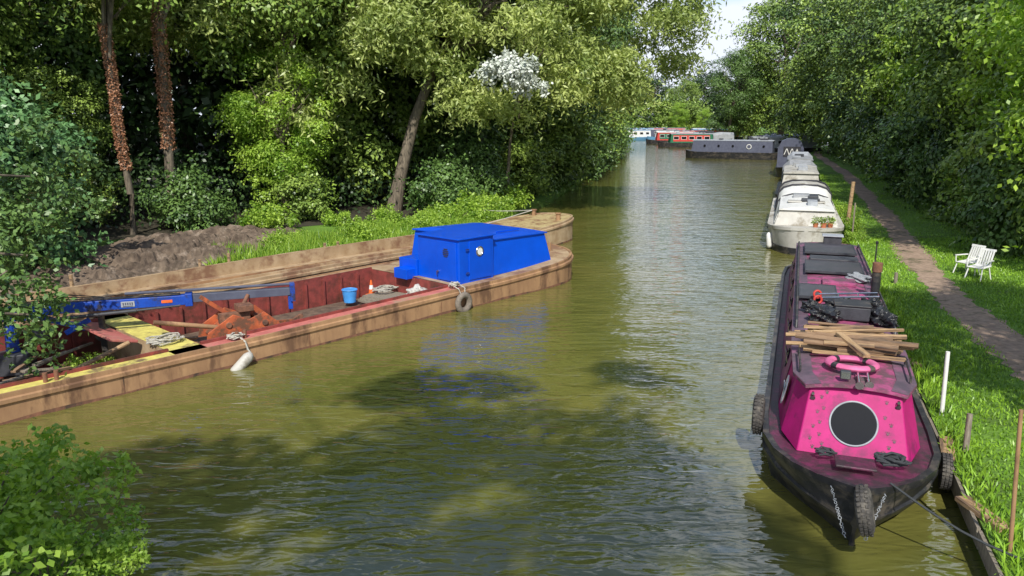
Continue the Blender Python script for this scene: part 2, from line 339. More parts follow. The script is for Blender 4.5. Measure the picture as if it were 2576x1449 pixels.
def woodwall(pts,n,h,ls):
    seg=[(Vector(pts[i]),Vector(pts[i+1])) for i in range(len(pts)-1)]; Ls=np.array([(b-a).length for a,b in seg]); si=RNG.choice(len(seg),n,p=Ls/Ls.sum())
    t=RNG.random(n); a=np.array([list(s[0]) for s in seg])[si]; b=np.array([list(s[1]) for s in seg])[si]; xy=a+(b-a)*t[:,None]
    top=h*(.75+.2*np.sin(xy[:,0]*.35+xy[:,1]*.22)+.12*np.sin(xy[:,0]*.9+1)); z=RNG.random(n)**.8*top
    P=np.stack([xy[:,0]+RNG.normal(size=n)*1.4,xy[:,1]+RNG.normal(size=n)*1.4,z+.2],1); Nr=unit(n)+np.array((0,-.4,.4))
    return P,np.cross(Nr,unit(n)),Nr,ls*RNG.uniform(.6,1.3,n),ls*.7*RNG.uniform(.7,1.2,n),RNG.random(n)
o=leafobj('woodland',*cat([woodwall([(-46,10),(-40,34),(-30,56),(-14,74),(-8,110),(0,160),(10,235)],26000,19,.9),woodwall([(10,262),(110,255),(120,180),(96,140),(72,108),(50,74),(38,46),(33,20)],24000,20,1.0)]),'g_shade'); o['kind']='stuff'
q=[(-20,22),(-13,31),(-7,35),(-2.5,39),(.5,46),(3,56),(6.5,74),(9.5,92)]
o=leafobj('undergrowth',*cat([woodwall([(x-1.8,y+1.5) for x,y in q],22000,3.0,.2),woodwall([(x-4.5,y+4.5) for x,y in q],15000,6.5,.36)]),'g_shade'); o['kind']='stuff'
# big leaning willow
W=thing('willow_tree','big willow leaning over the canal with pale leaves','tree',(-5.6,36.0,.3),0,GL)
trunk('trunk',W,[(0,0,-.3),(.4,.1,1.6),(1.1,.3,4.2),(2.2,.8,7),(4,1.4,10)],.34,.14,'bark',rlimbs((2.8,.9,7.2),(6.8,1.5,10),(6,4,4),14))
leafobj('crown',*cat([willow(c,r,nb,ns,11,1.05,.26,.085,low=-.8) for c,r,nb,ns in (((5,.6,11),(6.6,4.0,5),80,4600),((11.4,1.5,10.2),(3.2,2.8,4.6),38,2300),((8.8,0,6.0),(2.3,1.8,1.7),16,750),((-3,-.6,10),(5.4,3.2,4.4),60,3400),((-8,-2.0,9.4),(4.2,2.6,3.4),36,1900),((1.6,-1.6,8.0),(2.6,1.4,2.3),20,1300),((-3.2,-1.6,5.0),(1.9,1.3,1.7),14,700),((4.6,-.6,5.2),(1.6,1.2,1.0),9,360))]),'g_willow',W)
E=thing('elder_tree','small tree with silvery white blossom clumps','tree',(1.3,35.6,.3),0,GL)
trunk('trunk',E,[(-1.6,1.8,-.2),(-1.4,1.2,3),(-.9,-.6,6.6)],.09,.04,'bark',rlimbs((-1,0,5),(-.9,-1.6,6.8),(1.6,1,.9),5))
leafobj('crown',*cat([broad((-1.5,-3.2,6.2),(1.4,.8,.5),16,2600,.32,.17,sprig=.4),broad((-.6,-3.2,5.6),(.8,.6,.5),8,1000,.26,.16,sprig=.4)]),'g_pale',E)
for x,y,h,r,l in ((-13.7,30.6,9.6,.2,(.4,.0)),(-14.1,28.4,7.5,.14,(-.3,0))):
    t=thing('ivy_clad_tree','tall trunk clad in reddish brown dead ivy','tree',(x,y,.3),0,GL)
    trunk('trunk',t,[(0,0,-.2),(l[0]*.2+.1,0,h*.2),(l[0]*.6,.1,h*.5),(l[0]*.7,0,h*.8),(l[0],0,h)],r,r*.7,'bark',rlimbs((l[0],0,h*.8),(l[0],0,h+1.5),(2,2,2),4))
    n=5000; zz=RNG.random(n)*h; an=RNG.random(n)*6.28; rr=r*(1.0+.3*RNG.random(n))
    lx=np.interp(zz,[0,h*.2,h*.5,h*.8,h],[0,l[0]*.2+.1,l[0]*.6,l[0]*.7,l[0]])
    Pp=np.stack([lx+rr*np.cos(an),rr*np.sin(an)+.05,zz],1); k=(zz>h*.32)
    nn=k.sum(); o=leafobj('ivy',Pp[k],unit(nn)+np.array((0,0,-.8)),unit(nn),.09,.06,.35+.4*RNG.random(nn),'g_mid',t); o.data.materials[0]=leafmat('dead_ivy',(.17,.07,.035),(.48,.24,.13),0)
    leafobj('crown',*broad((l[0],0,h+2.5),(2.6,2.6,2.6),30,14000,1.,.19),'g_mid',t)
def mkbush(label,rad,mat,nl,ls,nb=26,br=.75,name='bush',group='bushes on the banks',sprig=.3):
    t=thing(name,label,'bush',group=group)
    mb=MB()
    for _ in range(7):
        u=unit(1)[0]; mb.tube([(0,0,-.05),(u[0]*rad[0]*.3,u[1]*rad[1]*.3,rad[2]*.7),(u[0]*rad[0]*.7,u[1]*rad[1]*.7,rad[2]*random.uniform(1,1.6))],[.035,.02,.006],5)
    mb.obj('stem','bark',t)
    leafobj('foliage',*(broad((0,0,rad[2]*.9),rad,nb,nl,br,ls,low=-.9,hollow=.2,sprig=sprig)),mat,t); return t
B1=mkbush('leafy dark green bush growing from the bank',(1.8,1.8,1.6),'g_dark',8000,.2)
B2=mkbush('loose bright green shrub',(1.6,1.6,1.5),'g_mid',7000,.18,20,.6)
B3=mkbush('low bright green nettle clump',(1.1,1.1,.5),'g_bright',3000,.12,16,.28,sprig=.8)
B4=mkbush('large leafy shrub with long narrow leaves',(2.1,2.1,2.5),'g_blue',18000,.18,36,.72,sprig=.5)
B1.location=(-22,21,.3);B2.location=(-18.5,25.5,.3);B3.location=(-9.6,29.6,.3);B4.location=(-13.8,20.2,.3)
for x,y,s in ((-15.8,22,1.0),(-15.7,17.2,.8),(-18,24,1.25)): copy_thing(B4,(x,y,.3),random.random()*6,s)
y=24.5
while y<100:
    copy_thing(random.choice((B1,B2,B2)),(bankx(y)+5.5+random.uniform(-.5,.7),y,.1),random.random()*6,(random.uniform(.7,1.1)*(1+y*.004),)*2+(random.uniform(.8,1.5),)); y+=random.uniform(2.8,4.6)
for x,y,s in ((-12.4,29.6,.7),(-9,32.2,.7),(-3,34,.75),(-1.6,38,.9),(.2,42,1.0),(1.6,46,1.1),(2.3,50,1.2),(3.2,54.5,1.2),(4.2,59,1.3),(5,64,1.3),(6,69,1.3),(7,74,1.3),(7.8,79,1.4),(9,85,1.4),(10.5,92,1.5),(12,102,1.5),(13,112,1.6),(15,125,1.7),(17.5,145,2),(21,165,2),(24,185,2.2)):
    copy_thing(random.choice((B1,B1,B2)),(x,y,.1),random.random()*6,s)
for i in range(16):
    s=8+i*.72; w=7.9+random.uniform(-.1,2.6); x,y=BW(s+2,w); copy_thing(B3,(x,y,.2),random.random()*6,random.uniform(.4,.8))
for x,y,s in ((-3.6,29.8,.6),(-2.4,31,.9),(-1.6,32.8,1.1),(-5,31,.7),(-7,31,.6),(-1.0,34.6,.9),(-.3,37,1)): copy_thing(B3,(x,y,.28),random.random()*6,s)
for x,y,s in ((28,225,3),(36,229,3),(45,231,3.2),(55,232,3),(66,232,3.4),(78,230,3.4)): copy_thing(B2,(x,y,.2),random.random()*6,s)
NB=mkbush('leafy bramble bush on the near bank',(1.25,1.25,.8),'g_bright',4400,.08,24,.24,sprig=1.0)
NB.location=(-5.1,6.6,.15)
for x,y,s in ((-6.3,7.6,.8),(-4.3,6.35,.62),(-7.8,7.6,1.0),(-6.6,6.0,1.2),(-5.0,5.0,1.1)): copy_thing(NB,(x,y,.15),random.random()*6,s)
O=thing('overhanging_tree','dark leafy tree hanging over the end of the barges','tree',(-11.0,9.1,.3),0,GL)
trunk('trunk',O,[(0,0,-.3),(.4,.5,1.5),(1.2,1.2,3),(2,1.8,4)],.16,.06,'bark',[((.4,.5,1.4),(3.4,2.6,1.2)),((.8,.9,2.2),(3.0,3.4,2.0)),((1.2,1.2,3),(2.4,4.7,3.2))])
leafobj('crown',*cat([broad(c,r,nb,nl,.26,.11,low=-.9,hollow=.1,sprig=.8) for c,r,nb,nl in (((3.0,2.6,1.2),(.75,.7,.75),18,1500),((2.5,3.8,2.1),(1.0,1.0,.7),24,2600),((1.9,5.4,3.0),(1.3,1.2,1.0),28,3600))]),'g_dark',O)
# trees beside/behind the viewpoint (cast the dappled shade)
copy_thing(T7,(10.4,5.6,.3),2.0,.85); copy_thing(T3,(12.6,10.4,.3),1,.8)
S=thing('broadleaf_tree','tall spreading tree beside the bridge with open crown','tree',(-8.0,-7.5,.3),0,GL)
trunk('trunk',S,[(0,0,-.3),(.3,0,6),(1.2,-.2,12),(4,-.3,16.0)],.45,.16,'bark',rlimbs((1.8,-.2,13),(6,0,16.5),(6,3,2.0),8))
leafobj('crown',*cat([broad(c,r,nb,nl,.62,.3,low=-1,hollow=.02,sprig=.1) for c,r,nb,nl in (((5.6,-1.0,16.6),(5.8,2.9,1.3),44,4300),((8.4,-.2,16.4),(3.0,3.2,1.2),22,2200),((7.0,3.4,16.6),(3.6,1.1,.7),7,800))]),'g_mid',S)
# grass
def scatter(n,fy,off0,off1):
    y=fy(RNG.random(n)); off=off0+(off1-off0)*RNG.random(n); x=bankx(y)+off
    px=np.interp(y,[p[1] for p in pc],[p[0] for p in pc]); k=np.abs(x-px)>.36+.2*np.abs(RNG.normal(size=n))
    return np.stack([x,y,np.full(n,.295)],1)[k]
P=np.concatenate([scatter(80000,lambda u:3.5+24*u**1.2,0,6),scatter(20000,lambda u:25+35*u,0,5.4)]); n=len(P)
A2=RNG.normal(size=(n,3))*.55+np.array((0,0,1)); patch=.5+.5*np.sin(P[:,0]*2.1+np.sin(P[:,1]*1.3)*2)*np.sin(P[:,1]*1.7)
hg=(.03+.045*RNG.random(n))*(1+.6*patch)*np.where(P[:,0]-bankx(P[:,1])<.35,2.2,1)
o=leafobj('grass',P,A2,unit(n),hg,.022,patch*.5+RNG.random(n)*.5,'g_grass'); o['kind']='stuff'
n=28000; s=2+17*RNG.random(n); w=7.3+3.6*RNG.random(n)**1.3; x=A.x+.671*s-.741*w; y=A.y+.741*s+.671*w
k=(s>8.5+1.5*np.sin(w*3)); P=np.stack([x,y,np.full(n,.28)],1)[k]; n=len(P)
o=leafobj('reeds_and_weeds',P,RNG.normal(size=(n,3))*.45+np.array((0,0,1)),unit(n),.15+.35*RNG.random(n)*(1+.7*np.sin(P[:,0]*1.7)*np.sin(P[:,1]*1.3)),.045,RNG.random(n)*.9,'g_bright'); o['kind']='stuff'
def mound(c,rx,ry,h,seed):
    vs=[];f=[];nx=54;ny=34; rr=random.Random(seed); ph=[rr.random()*6 for _ in range(8)]
    for j in range(ny+1):
        for i in range(nx+1):
            u=2*i/nx-1;v=2*j/ny-1; d=max(0,1-(u*u+v*v)); z=h*d**.8*(1+.35*math.sin(u*9+ph[0]+v*3)+.3*math.sin(v*11+ph[1]+u*4)+.2*math.sin(u*23+ph[2])*math.sin(v*19+ph[3]))+rr.uniform(-.07,.08)*min(1,d*3)
            vs.append((u*rx,v*ry,z-.03))
    for j in range(ny):
        for i in range(nx): f.append((j*(nx+1)+i,j*(nx+1)+i+1,(j+1)*(nx+1)+i+1,(j+1)*(nx+1)+i))
    o=MB().add(vs,f).obj('earth_mound','earth'); o.location=(c[0],c[1],.3); o.rotation_euler=(0,0,TH); o['kind']='structure'
mound(BW(3.6,9.0),2.6,1.2,.3,1); mound(BW(6.8,9.6),2.6,1.3,.42,2); mound(BW(9.2,10.2),2.0,1.2,.34,3); mound(BW(5,11.4),4,1.8,.35,4); mound(BW(9.5,13),4,2,.3,6)
mb=MB(); mb.box((0,0,0),(12,.7,.1)); o=mb.obj('concrete_walkway','concrete'); o.location=(*BW(6,7.55),.32); o.rotation_euler=(0,0,TH); o['kind']='structure'
for s,w,h,lean in ((2.8,7.5,.45,.1),(3.3,7.3,.5,0),(6.6,7.4,.42,0),(7.4,7.3,.5,0),(10.6,7.3,.42,0),(11.0,7.25,.42,.05),(1.9,7.9,.5,-.1)):
    o=MB().cyl((0,0,-.2),(lean,0,h),.05,.045,8).obj('timber_post','wood'); o.location=(*BW(s,w),.3); tagm(o,'short pale timber mooring post in the bank','post','mooring posts')
# ---------------------------------------------------------------- barges
def zd(s,s1,base=.45): return base+.08*max(0,min(1,(s-4)/6))+.24*max(0,min(1,(s-s1+2)/4.5))**1.5
def barge(root,W,s0,s1,L,holds,floorz,gw,decksegs,hullmat,wallmat,base=.45,ribs=True):
    n=14
    ss=list(np.linspace(s0,s1,26))+[s1+L*math.sin(math.pi/2*i/n) for i in range(1,n+1)]
    lo=[(s,wl(s,W,s1,L)) for s in ss]; hi=[(s,W-wl(s,W,s1,L)) for s in ss]
    loop=lo+hi[::-1][1:]; cw=W/2
    def ring(zf,out):
        r=[]
        for s,w in loop:
            ww=w+(out if w>cw else -out) if abs(w-cw)>.01 else w
            sx=s+(out if s>s1 else 0)-(out if s<=s0 else 0)
            r.append((sx,ww,zf(s)))
        return r
    zt=lambda s:zd(s,s1,base)
    mb=MB(); mb.loft([ring(lambda s:-.5,-.08),ring(lambda s:.02,0),ring(lambda s:zt(s)-.15,0),ring(lambda s:zt(s)-.13,.035),ring(lambda s:zt(s)-.07,.035),ring(lambda s:zt(s)-.05,0),ring(lambda s:zt(s)+.02,.0),ring(lambda s:zt(s)+.02,-.045),ring(lambda s:zt(s)-.02,-.05)],cap=False)
    mb.obj('hull',hullmat,root)
    MB().loft([ring(lambda s:-.02,.004),ring(lambda s:.045+.012*math.sin(s*3)+.01*math.sin(s*7.7),.004)],cap=False).obj('waterline_stain','rustd',root)
    for (a,b,side,mat) in decksegs:
        k=max(2,int((b-a)/.4)); vs=[];f=[]
        for i in range(k+1):
            s=a+(b-a)*i/k; q=wl(s,W,s1,L)
            if side=='n': w0,w1=.04,gw
            elif side=='f': w0,w1=W-gw,W-.04
            else: w0,w1=q+.03,W-q-.03
            m=4
            for j in range(m+1): vs.append((s,w0+(w1-w0)*j/m,zt(s)-.005+(.03*math.sin(math.pi*j/m) if side=='x' else 0)))
            if i:
                for j in range(m): o=(i-1)*(m+1)+j; f.append((o,o+1,o+m+2,o+m+1))
        MB().add(vs,f).obj('deck',mat,root)
    for a,b in holds:
        k=max(2,int((b-a)/.5)); mb=MB()
        for w in (gw,W-gw):
            for i in range(k):
                x0=a+(b-a)*i/k;x1=a+(b-a)*(i+1)/k
                mb.add([(x0,w,floorz),(x1,w,floorz),(x1,w,zt(x1)+.05),(x0,w,zt(x0)+.05)],[(0,1,2,3)])
                if ribs: mb.box((x0+.02,w+(.03 if w<cw else -.03),(floorz+zt(x0))/2),(.05,.055,zt(x0)-floorz-.04))
            sg=1 if w<cw else -1
            for i in range(k):
                x0=a+(b-a)*i/k;x1=a+(b-a)*(i+1)/k
                mb.add([(x0,w+sg*.003,zt(x0)+.05),(x1,w+sg*.003,zt(x1)+.05),(x1,w-sg*.05,zt(x1)+.05),(x0,w-sg*.05,zt(x0)+.05),(x0,w-sg*.05,zt(x0)-.02),(x1,w-sg*.05,zt(x1)-.02)],[(0,1,2,3),(3,2,5,4)])
        for x in (a,b): mb.add([(x,gw,floorz),(x,W-gw,floorz),(x,W-gw,zt(x)+.0),(x,gw,zt(x)+.0)],[(0,1,2,3)])
        mb.obj('hold_wall',wallmat,root)
        MB().add([(a,gw,floorz),(b,gw,floorz),(b,W-gw,floorz),(a,W-gw,floorz)],[(0,1,2,3)]).obj('hold_floor','floor' if ribs else 'tan',root)
B=thing('work_barge','long rusty steel work barge with bright blue deck cabin','barge',(A.x,A.y,0),TH,'work barges moored at the bank')
barge(B,4.0,-2.8,12.8,2.2,[(-2.4,2.55),(3.15,9.55)],-.33,.42,[(-2.75,3.15,'n','yel'),(3.15,9.6,'n','redd'),(-2.75,9.6,'f','tan'),(2.55,3.15,'m','yel'),(9.55,14.96,'x','tan')],'rust','redw')
z0=zd(11,12.4)
cab=MB().loft([[(10.95,.42,z0),(13.45,.46,z0),(13.4,3.6,z0),(10.95,3.62,z0)],[(11.05,.55,1.46),(13.3,.62,1.40),(13.28,3.45,1.40),(11.05,3.5,1.46)]])
CAB=cab.obj('cabin','blue',B,bevel=.02,label='bright blue steel cabin with sloping sides')
MB().loft([[(10.98,.5,1.455),(13.36,.57,1.395),(13.34,3.5,1.395),(10.98,3.55,1.455)],[(10.98,.5,1.485),(13.36,.57,1.425),(13.34,3.5,1.425),(10.98,3.55,1.485)],[(11.2,1.2,1.56),(13.1,1.2,1.5),(13.1,2.9,1.5),(11.2,2.9,1.56)]]).obj('roof','blue',CAB)
MB().loft([[(9.72,.34,.5),(10.95,.36,.5),(10.95,1.85,.5),(9.72,1.85,.5)],[(9.72,.34,1.62),(10.97,.38,1.62),(10.97,1.85,1.62),(9.72,1.85,1.62)]]).obj('wall','blue',CAB,bevel=.015)
MB().box((10.33,1.1,1.64),(1.33,1.58,.035)).obj('hatch_lid','blue',CAB,bevel=.008)
MB().box((9.705,.78,1.07),(.03,.72,.98)).obj('door','blue',CAB,bevel=.008)
MB().box((10.45,.345,1.07),(.78,.03,.96)).obj('door','blue',CAB,bevel=.008)
MB().torus((10.42,.32,1.28),.11,.022,(R(90),0,0),sq=.7).obj('porthole_rim','chrome',CAB,smooth=True)
MB().cyl((10.42,.325,1.28),(10.42,.315,1.28),.1,n=24).obj('porthole_glass','white',CAB)
mb=MB()
for k in range(5):
    z=1.28+.045*(k-2); ww=.2*math.sqrt(max(.05,1-((k-2)/2.6)**2)); mb.box((9.68,.78,z),(.02,ww,.016))
mb.obj('vent','dgrey',CAB)
MB().cyl((9.69,1.06,.78),(9.65,1.06,.78),.03,n=12).box((9.64,1.06,.74),(.02,.03,.1)).obj('handle','chrome',CAB)
MB().box((9.95,2.2,.72),(.6,.68,.5)).box((9.6,2.15,.62),(.5,.5,.26)).obj('step','blue',CAB,bevel=.012)
for z in (.78,1.36): MB().box((9.985,.32,z),(.1,.03,.05)).obj('hinge','blued',CAB)
MB().box((12.2,1.0,1.55),(.9,.03,.04)).obj('rail','blue',CAB)
for s in (1.6,5.2,8.8): MB().box((s,-.004,.16),(.01,.008,.28)).obj('hull_seam','rustd',B)
MB().box((14.1,2.0,.82),(.12,.9,.12)).obj('towing_bar','rust',B)
for w in (1.2,2.8): MB().cyl((14.2,w,.7),(14.2,w,.95),.07).obj('bollard','rust',B)
for s,w in ((3.85,.2),(9.4,.2),(.6,.2)):
    for k in (-.08,.08): MB().cyl((s+k,w,.4),(s+k,w,.6),.035).obj('mooring_bitt','rustd',B)
MB().add([(2.54,.42,-.3),(2.54,3.58,-.3),(2.54,3.58,.46),(2.54,.42,.46)],[(0,1,2,3)]).obj('bulkhead','tan',B)
MB().box((2.2,2.35,.52),(.5,1.9,.05),(0,.25,0)).obj('ramp','redd',B,bevel=.01)
def rope(name,pts,r,mat,label,loc=(0,0,0),rz=0):
    o=MB().tube(pts,r,6).obj(name,mat,None,smooth=True); o.location=loc;o.rotation_euler=(0,0,rz); return tagm(o,label,'rope','ropes')
def coil(c,R0,n,r,sp=.02):
    pts=[]
    for i in range(n*12):
        a=i*math.pi/6; k=R0*(1+.25*math.sin(i*1.7)); pts.append((c[0]+k*math.cos(a)*1.4,c[1]+k*math.sin(a),c[2]+sp*i/12+.012*math.sin(i*2.3)))
    return pts
fd=MB(); ring=[]
for t,r in ((0,.03),(.03,.07),(.1,.1),(.45,.1),(.52,.07),(.55,.03)):
    ring.append([(t-.3+.0,r*math.cos(a),r*math.sin(a)) for a in np.linspace(0,2*math.pi,13)[:-1]])
fd.loft(ring); o=fd.obj('boat_fender','dirtyw',None,smooth=True); o.location=(*BW(3.65,-.16),.08); o.rotation_euler=(0,R(-38),TH); tagm(o,'cream cylindrical rubber fender hanging on a rope','fender')
BA=(A.x,A.y,0)
rope('mooring_rope',[(3.8,.2,.5),(3.8,-.05,.44),(3.82,-.07,.3),(3.86,-.1,.22)],.018,'rope','pale rope holding fender over barge side',BA,TH)
rope('rope_coil',coil((3.75,.22,.48),.1,4,.0),.014,'rope','tangled pale rope around barge bitt',BA,TH)
rope('rope_coil',coil((9.4,.2,.58),.09,4,.0),.014,'rope','tangled green grey rope on barge gunwale',BA,TH)
o=MB().torus((0,0,0),.19,.075,(R(90),0,0),sq=.95).obj('tyre','tyreb',None,smooth=True); o.location=(*BW(9.42,-.11),.2); o.rotation_euler=(0,0,TH); tagm(o,'worn car tyre hung as fender on rusty barge','tyre','tyre fenders')
for dx in (-.1,.1): rope('mooring_rope',[(9.42+dx,.15,.6),(9.42+dx,-.05,.54),(9.42+dx*.5,-.1,.35)],.013,'rope','thin rope holding tyre on barge side',BA,TH)
rope('rope_coil',coil((2.75,.95,.48),.2,5,.0),.014,'rope','coil of pale rope on yellow deck',BA,TH)
rope('rope_coil',coil((9.2,2.6,.15),.22,4,.0),.013,'rope','heap of pale rope lying in barge hold',BA,TH)
o=MB().cyl((0,0,0),(0,0,.32),.15,.19,20).torus((0,0,.32),.19,.014,nR=20,nr=6).obj('bucket','bucket',None,smooth=True); o.location=(*BW(8.3,2.9),-.06); tagm(o,'light blue plastic bucket standing in barge hold','bucket')
MB_=thing('traffic_cone','orange and white traffic cone in barge hold','cone',(*BW(8.95,2.85),.02),TH); MB_.scale=(.66,.66,.66)
MB().box((0,0,.02),(.34,.34,.04)).obj('base','cone',MB_,bevel=.01); MB().cyl((0,0,.04),(0,0,.6),.12,.03,18).obj('body','cone',MB_,smooth=True); MB().cyl((0,0,.24),(0,0,.4),.092,.066,18).obj('reflective_band','white',MB_)
o=MB().box((0,0,0),(6.2,2.9,.06)).obj('hold_sheeting','floor',None); o.location=(*BW(6.4,2),-.2); o.rotation_euler=(0,0,TH); tagm(o,'dirty plywood sheeting on barge hold floor','boards')
MBx=MB()
for k in range(3): MBx.box((8.9+.1*k,2.2,.0+.05*k),(.8,1.3,.05),(0,0,.1*k))
o=MBx.obj('pallet','woodg',None); o.location=(A.x,A.y,-.1+.05); o.rotation_euler=(0,0,TH); tagm(o,'stacked boards beside blue cabin in hold','pallet')
def lump(name,mat,loc,sc,seed,label,cat_,amp=.25,sub=4):
    bm=bmesh.new(); bmesh.ops.create_icosphere(bm,subdivisions=sub,radius=1); rr=random.Random(seed); ph=[rr.random()*6 for _ in range(6)]
    for v in bm.verts:
        c=v.co; k=1+amp*(math.sin(c.x*4+ph[0])*math.sin(c.y*5+ph[1])+.6*math.sin(c.z*7+ph[2]+c.x*6)+.35*math.sin(c.x*15+ph[3])*math.sin(c.y*13+c.z*11+ph[4])+.12*rr.uniform(-1,1)); v.co=c*k; v.co.z=max(v.co.z,-.55)
    me=bpy.data.meshes.new(name); bm.to_mesh(me); bm.free(); me.materials.append(M[mat]); o=bpy.data.objects.new(name,me); C.objects.link(o); o.location=loc; o.scale=sc; return tagm(o,label,cat_)
lump('rubble_sack','dirtyw',(*BW(9.2,1.3),.25),(.25,.26,.18),4,'crumpled white sack lying in barge hold','sack')
CR=thing('hydraulic_crane','blue hydraulic crane arm folded along the barge','crane',(*BW(1.45,3.1),.0))
v=Vector(BW(5.3,1.0))-Vector(BW(1.45,3.1)); CR.rotation_euler=(0,0,math.atan2(v.y,v.x))
MB().box((1.0,0,.98),(3.2,.18,.2)).box((-.7,0,.92),(.9,.24,.24)).box((2.55,0,.98),(.14,.23,.26)).box((.1,0,1.0),(.2,.22,.26)).obj('boom','blued',CR,bevel=.015)
MB().box((3.5,0,1.0),(2.0,.15,.16)).cyl((1.4,0,1.17),(4.6,0,1.15),.028).obj('boom_extension','navy',CR,bevel=.008)
MB().box((4.55,0,.98),(.1,.2,.38)).box((4.5,.0,.76),(.09,.1,.28)).obj('boom_head','blued',CR,bevel=.01)
MB().cyl((-.6,.0,.2),(-.6,0,.75),.12,.1).box((.2,0,.72),(1.0,.12,.09),(0,.35,0)).box((.55,-.12,.62),(.5,.04,.1),(0,-.5,0)).obj('column','blued',CR,bevel=.01)
MB().box((-.6,0,.0),(.6,.6,.4)).box((-.15,.1,.45),(.35,.3,.25)).obj('base_block','dgrey',CR,bevel=.02)
MB().cyl((.1,-.18,.80),(1.6,-.18,.86),.035).cyl((1.6,-.18,.86),(2.4,-.18,.9),.02).obj('hydraulic_ram','dgrey',CR,smooth=True)
MB().cyl((.95,-.02,.45),(.95,-.02,.82),.06).cyl((.95,-.15,.42),(.95,.11,.42),.13).box((.95,0,.2),(.1,.08,.3)).obj('rotator','black',CR,smooth=True)
MB().box((1.45,-.095,.98),(.24,.012,.11)).obj('maker_plate','rgrey',CR)
mb=MB()
for k in range(5): mb.box((1.37+k*.04,-.105,.99),(.02,.01,.045))
mb.box((1.45,-.105,.945),(.18,.01,.01)); mb.obj('plate_lettering','navy',CR)
MB().box((2.15,-.095,.98),(.2,.012,.055)).obj('maker_plate','cone',CR)
for k in range(4): MB().tube([(-.5,.07*k-.12,1.06),(.3,.05*k-.08,1.10+.04*k),(1.2,.04*k-.08,1.10),(2.4,.03*k-.08,1.11)],.011,5).obj('hose','black',CR,smooth=True)
G=thing('grab_bucket','rusty orange clamshell grab resting in the barge','grab',(*BW(4.35,1.15),.0),TH-.25)
mb=MB()
for yy in (-.35,.35): mb.loft([[(-.75,yy-.02,.22),(.7,yy-.02,.22),(.75,yy-.02,.42),(.4,yy-.02,.74),(.1,yy-.02,.62),(-.2,yy-.02,.76),(-.7,yy-.02,.45)],[(-.75,yy+.02,.22),(.7,yy+.02,.22),(.75,yy+.02,.42),(.4,yy+.02,.74),(.1,yy+.02,.62),(-.2,yy+.02,.76),(-.7,yy+.02,.45)]])
mb.box((-.45,0,.42),(.4,.66,.04),(0,-.6,0)).box((.45,0,.46),(.45,.66,.04),(0,.7,0)).box((0,0,.3),(1.2,.66,.06)); mb.obj('shell','orange',G,bevel=.008)
MB().cyl((-1.6,-.1,.75),(-.2,-.1,.42),.045).obj('arm','rust',G); MB().box((-.35,.15,.8),(.9,.05,.08),(0,.7,.1)).obj('arm','orange',G)
MB().box((.1,0,.8),(.3,.36,.12)).cyl((-.3,-.4,.56),(-.3,.4,.56),.06).cyl((.4,-.4,.52),(.4,.4,.52),.06).box((-.1,0,.62),(.6,.16,.2)).cyl((.1,.1,.8),(.25,.2,1.0),.04).obj('pivot','rustd',G,bevel=.01)
rr=random.Random(5)
for i in range(16):
    o=MB().box((0,0,0),(rr.uniform(.2,.9),rr.uniform(.04,.16),rr.uniform(.02,.1))).obj('scrap_steel',rr.choice(('rustd','rust','orange','woodg')),None); o.location=(*BW(rr.uniform(3.4,6.8),rr.uniform(.7,2.8)),rr.uniform(-.12,.1)); o.rotation_euler=(rr.uniform(-.3,.3),rr.uniform(-.3,.3),rr.uniform(0,3)); tagm(o,'rusty piece of scrap steel in barge hold','scrap','scrap in the barge hold')
for i in range(20):
    L_=random.uniform(.5,1.8); o=MB().box((0,0,0),(L_,random.uniform(.05,.12),.035)).obj('wooden_plank','woodg' if i%3 else 'woodb',None); x,y=BW(random.uniform(-.8,1.9),random.uniform(.8,3)); o.location=(x,y,-.2+.035*i*.6); o.rotation_euler=(random.uniform(-.1,.1),random.uniform(-.12,.12),TH+random.uniform(-.5,.9)); tagm(o,'weathered plank dumped in barge hold','plank','scrap planks in the barge')
o=MB().cyl((0,0,0),(1.5,0,.62),.045,.04,8).obj('timber_pole','wood',None,smooth=True); o.location=(*BW(.8,1.7),-.1); o.rotation_euler=(0,0,TH-.3); tagm(o,'pale wooden pole leaning in barge hold','pole')
copy_thing(B3,(*BW(1.9,2.6),-.3),random.random()*6,.38)
p2=BW(0,4.4)
B_=thing('work_barge','long tan steel barge with flat low deck and rounded bow','barge',(p2[0],p2[1],0),TH,'work barges moored at the bank')
barge(B_,2.6,-2.8,17.6,3.0,[(-2.2,17.2)],.33,.3,[(-2.75,17.2,'n','tan'),(-2.75,17.2,'f','rust'),(17.2,20.57,'x','bowy')],'tan','tan',base=.55,ribs=False)
for s,w in ((19.3,.55),(19.6,2.0)): MB().cyl((s,w,.78),(s,w,1.04),.09).cyl((s,w,1.04),(s,w,1.08),.12).obj('bollard','rust',B_)
MB().box((7,1.35,.40),(17.5,.06,.12)).obj('deck_rib','rust',B_)
rope('hose',[(3.2+.6*k,4.95+.25*math.sin(k*.9),.42+.02*math.sin(k*2)) for k in range(18)],.02,'blue_rope','dark hose lying along the tan barge',BA,TH)
o=MB().cyl((-.32,0,0),(.32,0,0),.09,.09,14).cyl((-.45,0,0),(.45,0,0),.03).obj('roller','rustd',None,smooth=True); o.location=(*BW(10.9,5.35),.45); o.rotation_euler=(0,0,TH); tagm(o,'short rusty steel roller on barge','roller')
for s in (9.6,10.2):
    o=MB().cyl((0,0,0),(0,0,.05),.16,.16,16).torus((0,0,.05),.12,.03,nR=16,nr=6).obj('steel_ring','rustd',None); o.location=(*BW(s,5.3),.34); tagm(o,'round rusty steel fitting lying on barge','fitting')
b0=Vector((*BW(19.5,6.4),1.05)); b1=Vector((-4.9,36.0,1.6))
rope('mooring_rope',[b0.lerp(b1,t)+Vector((0,0,-.5*math.sin(math.pi*t))) for t in np.linspace(0,1,9)],.02,'rope','slack mooring rope from barge bow to willow')
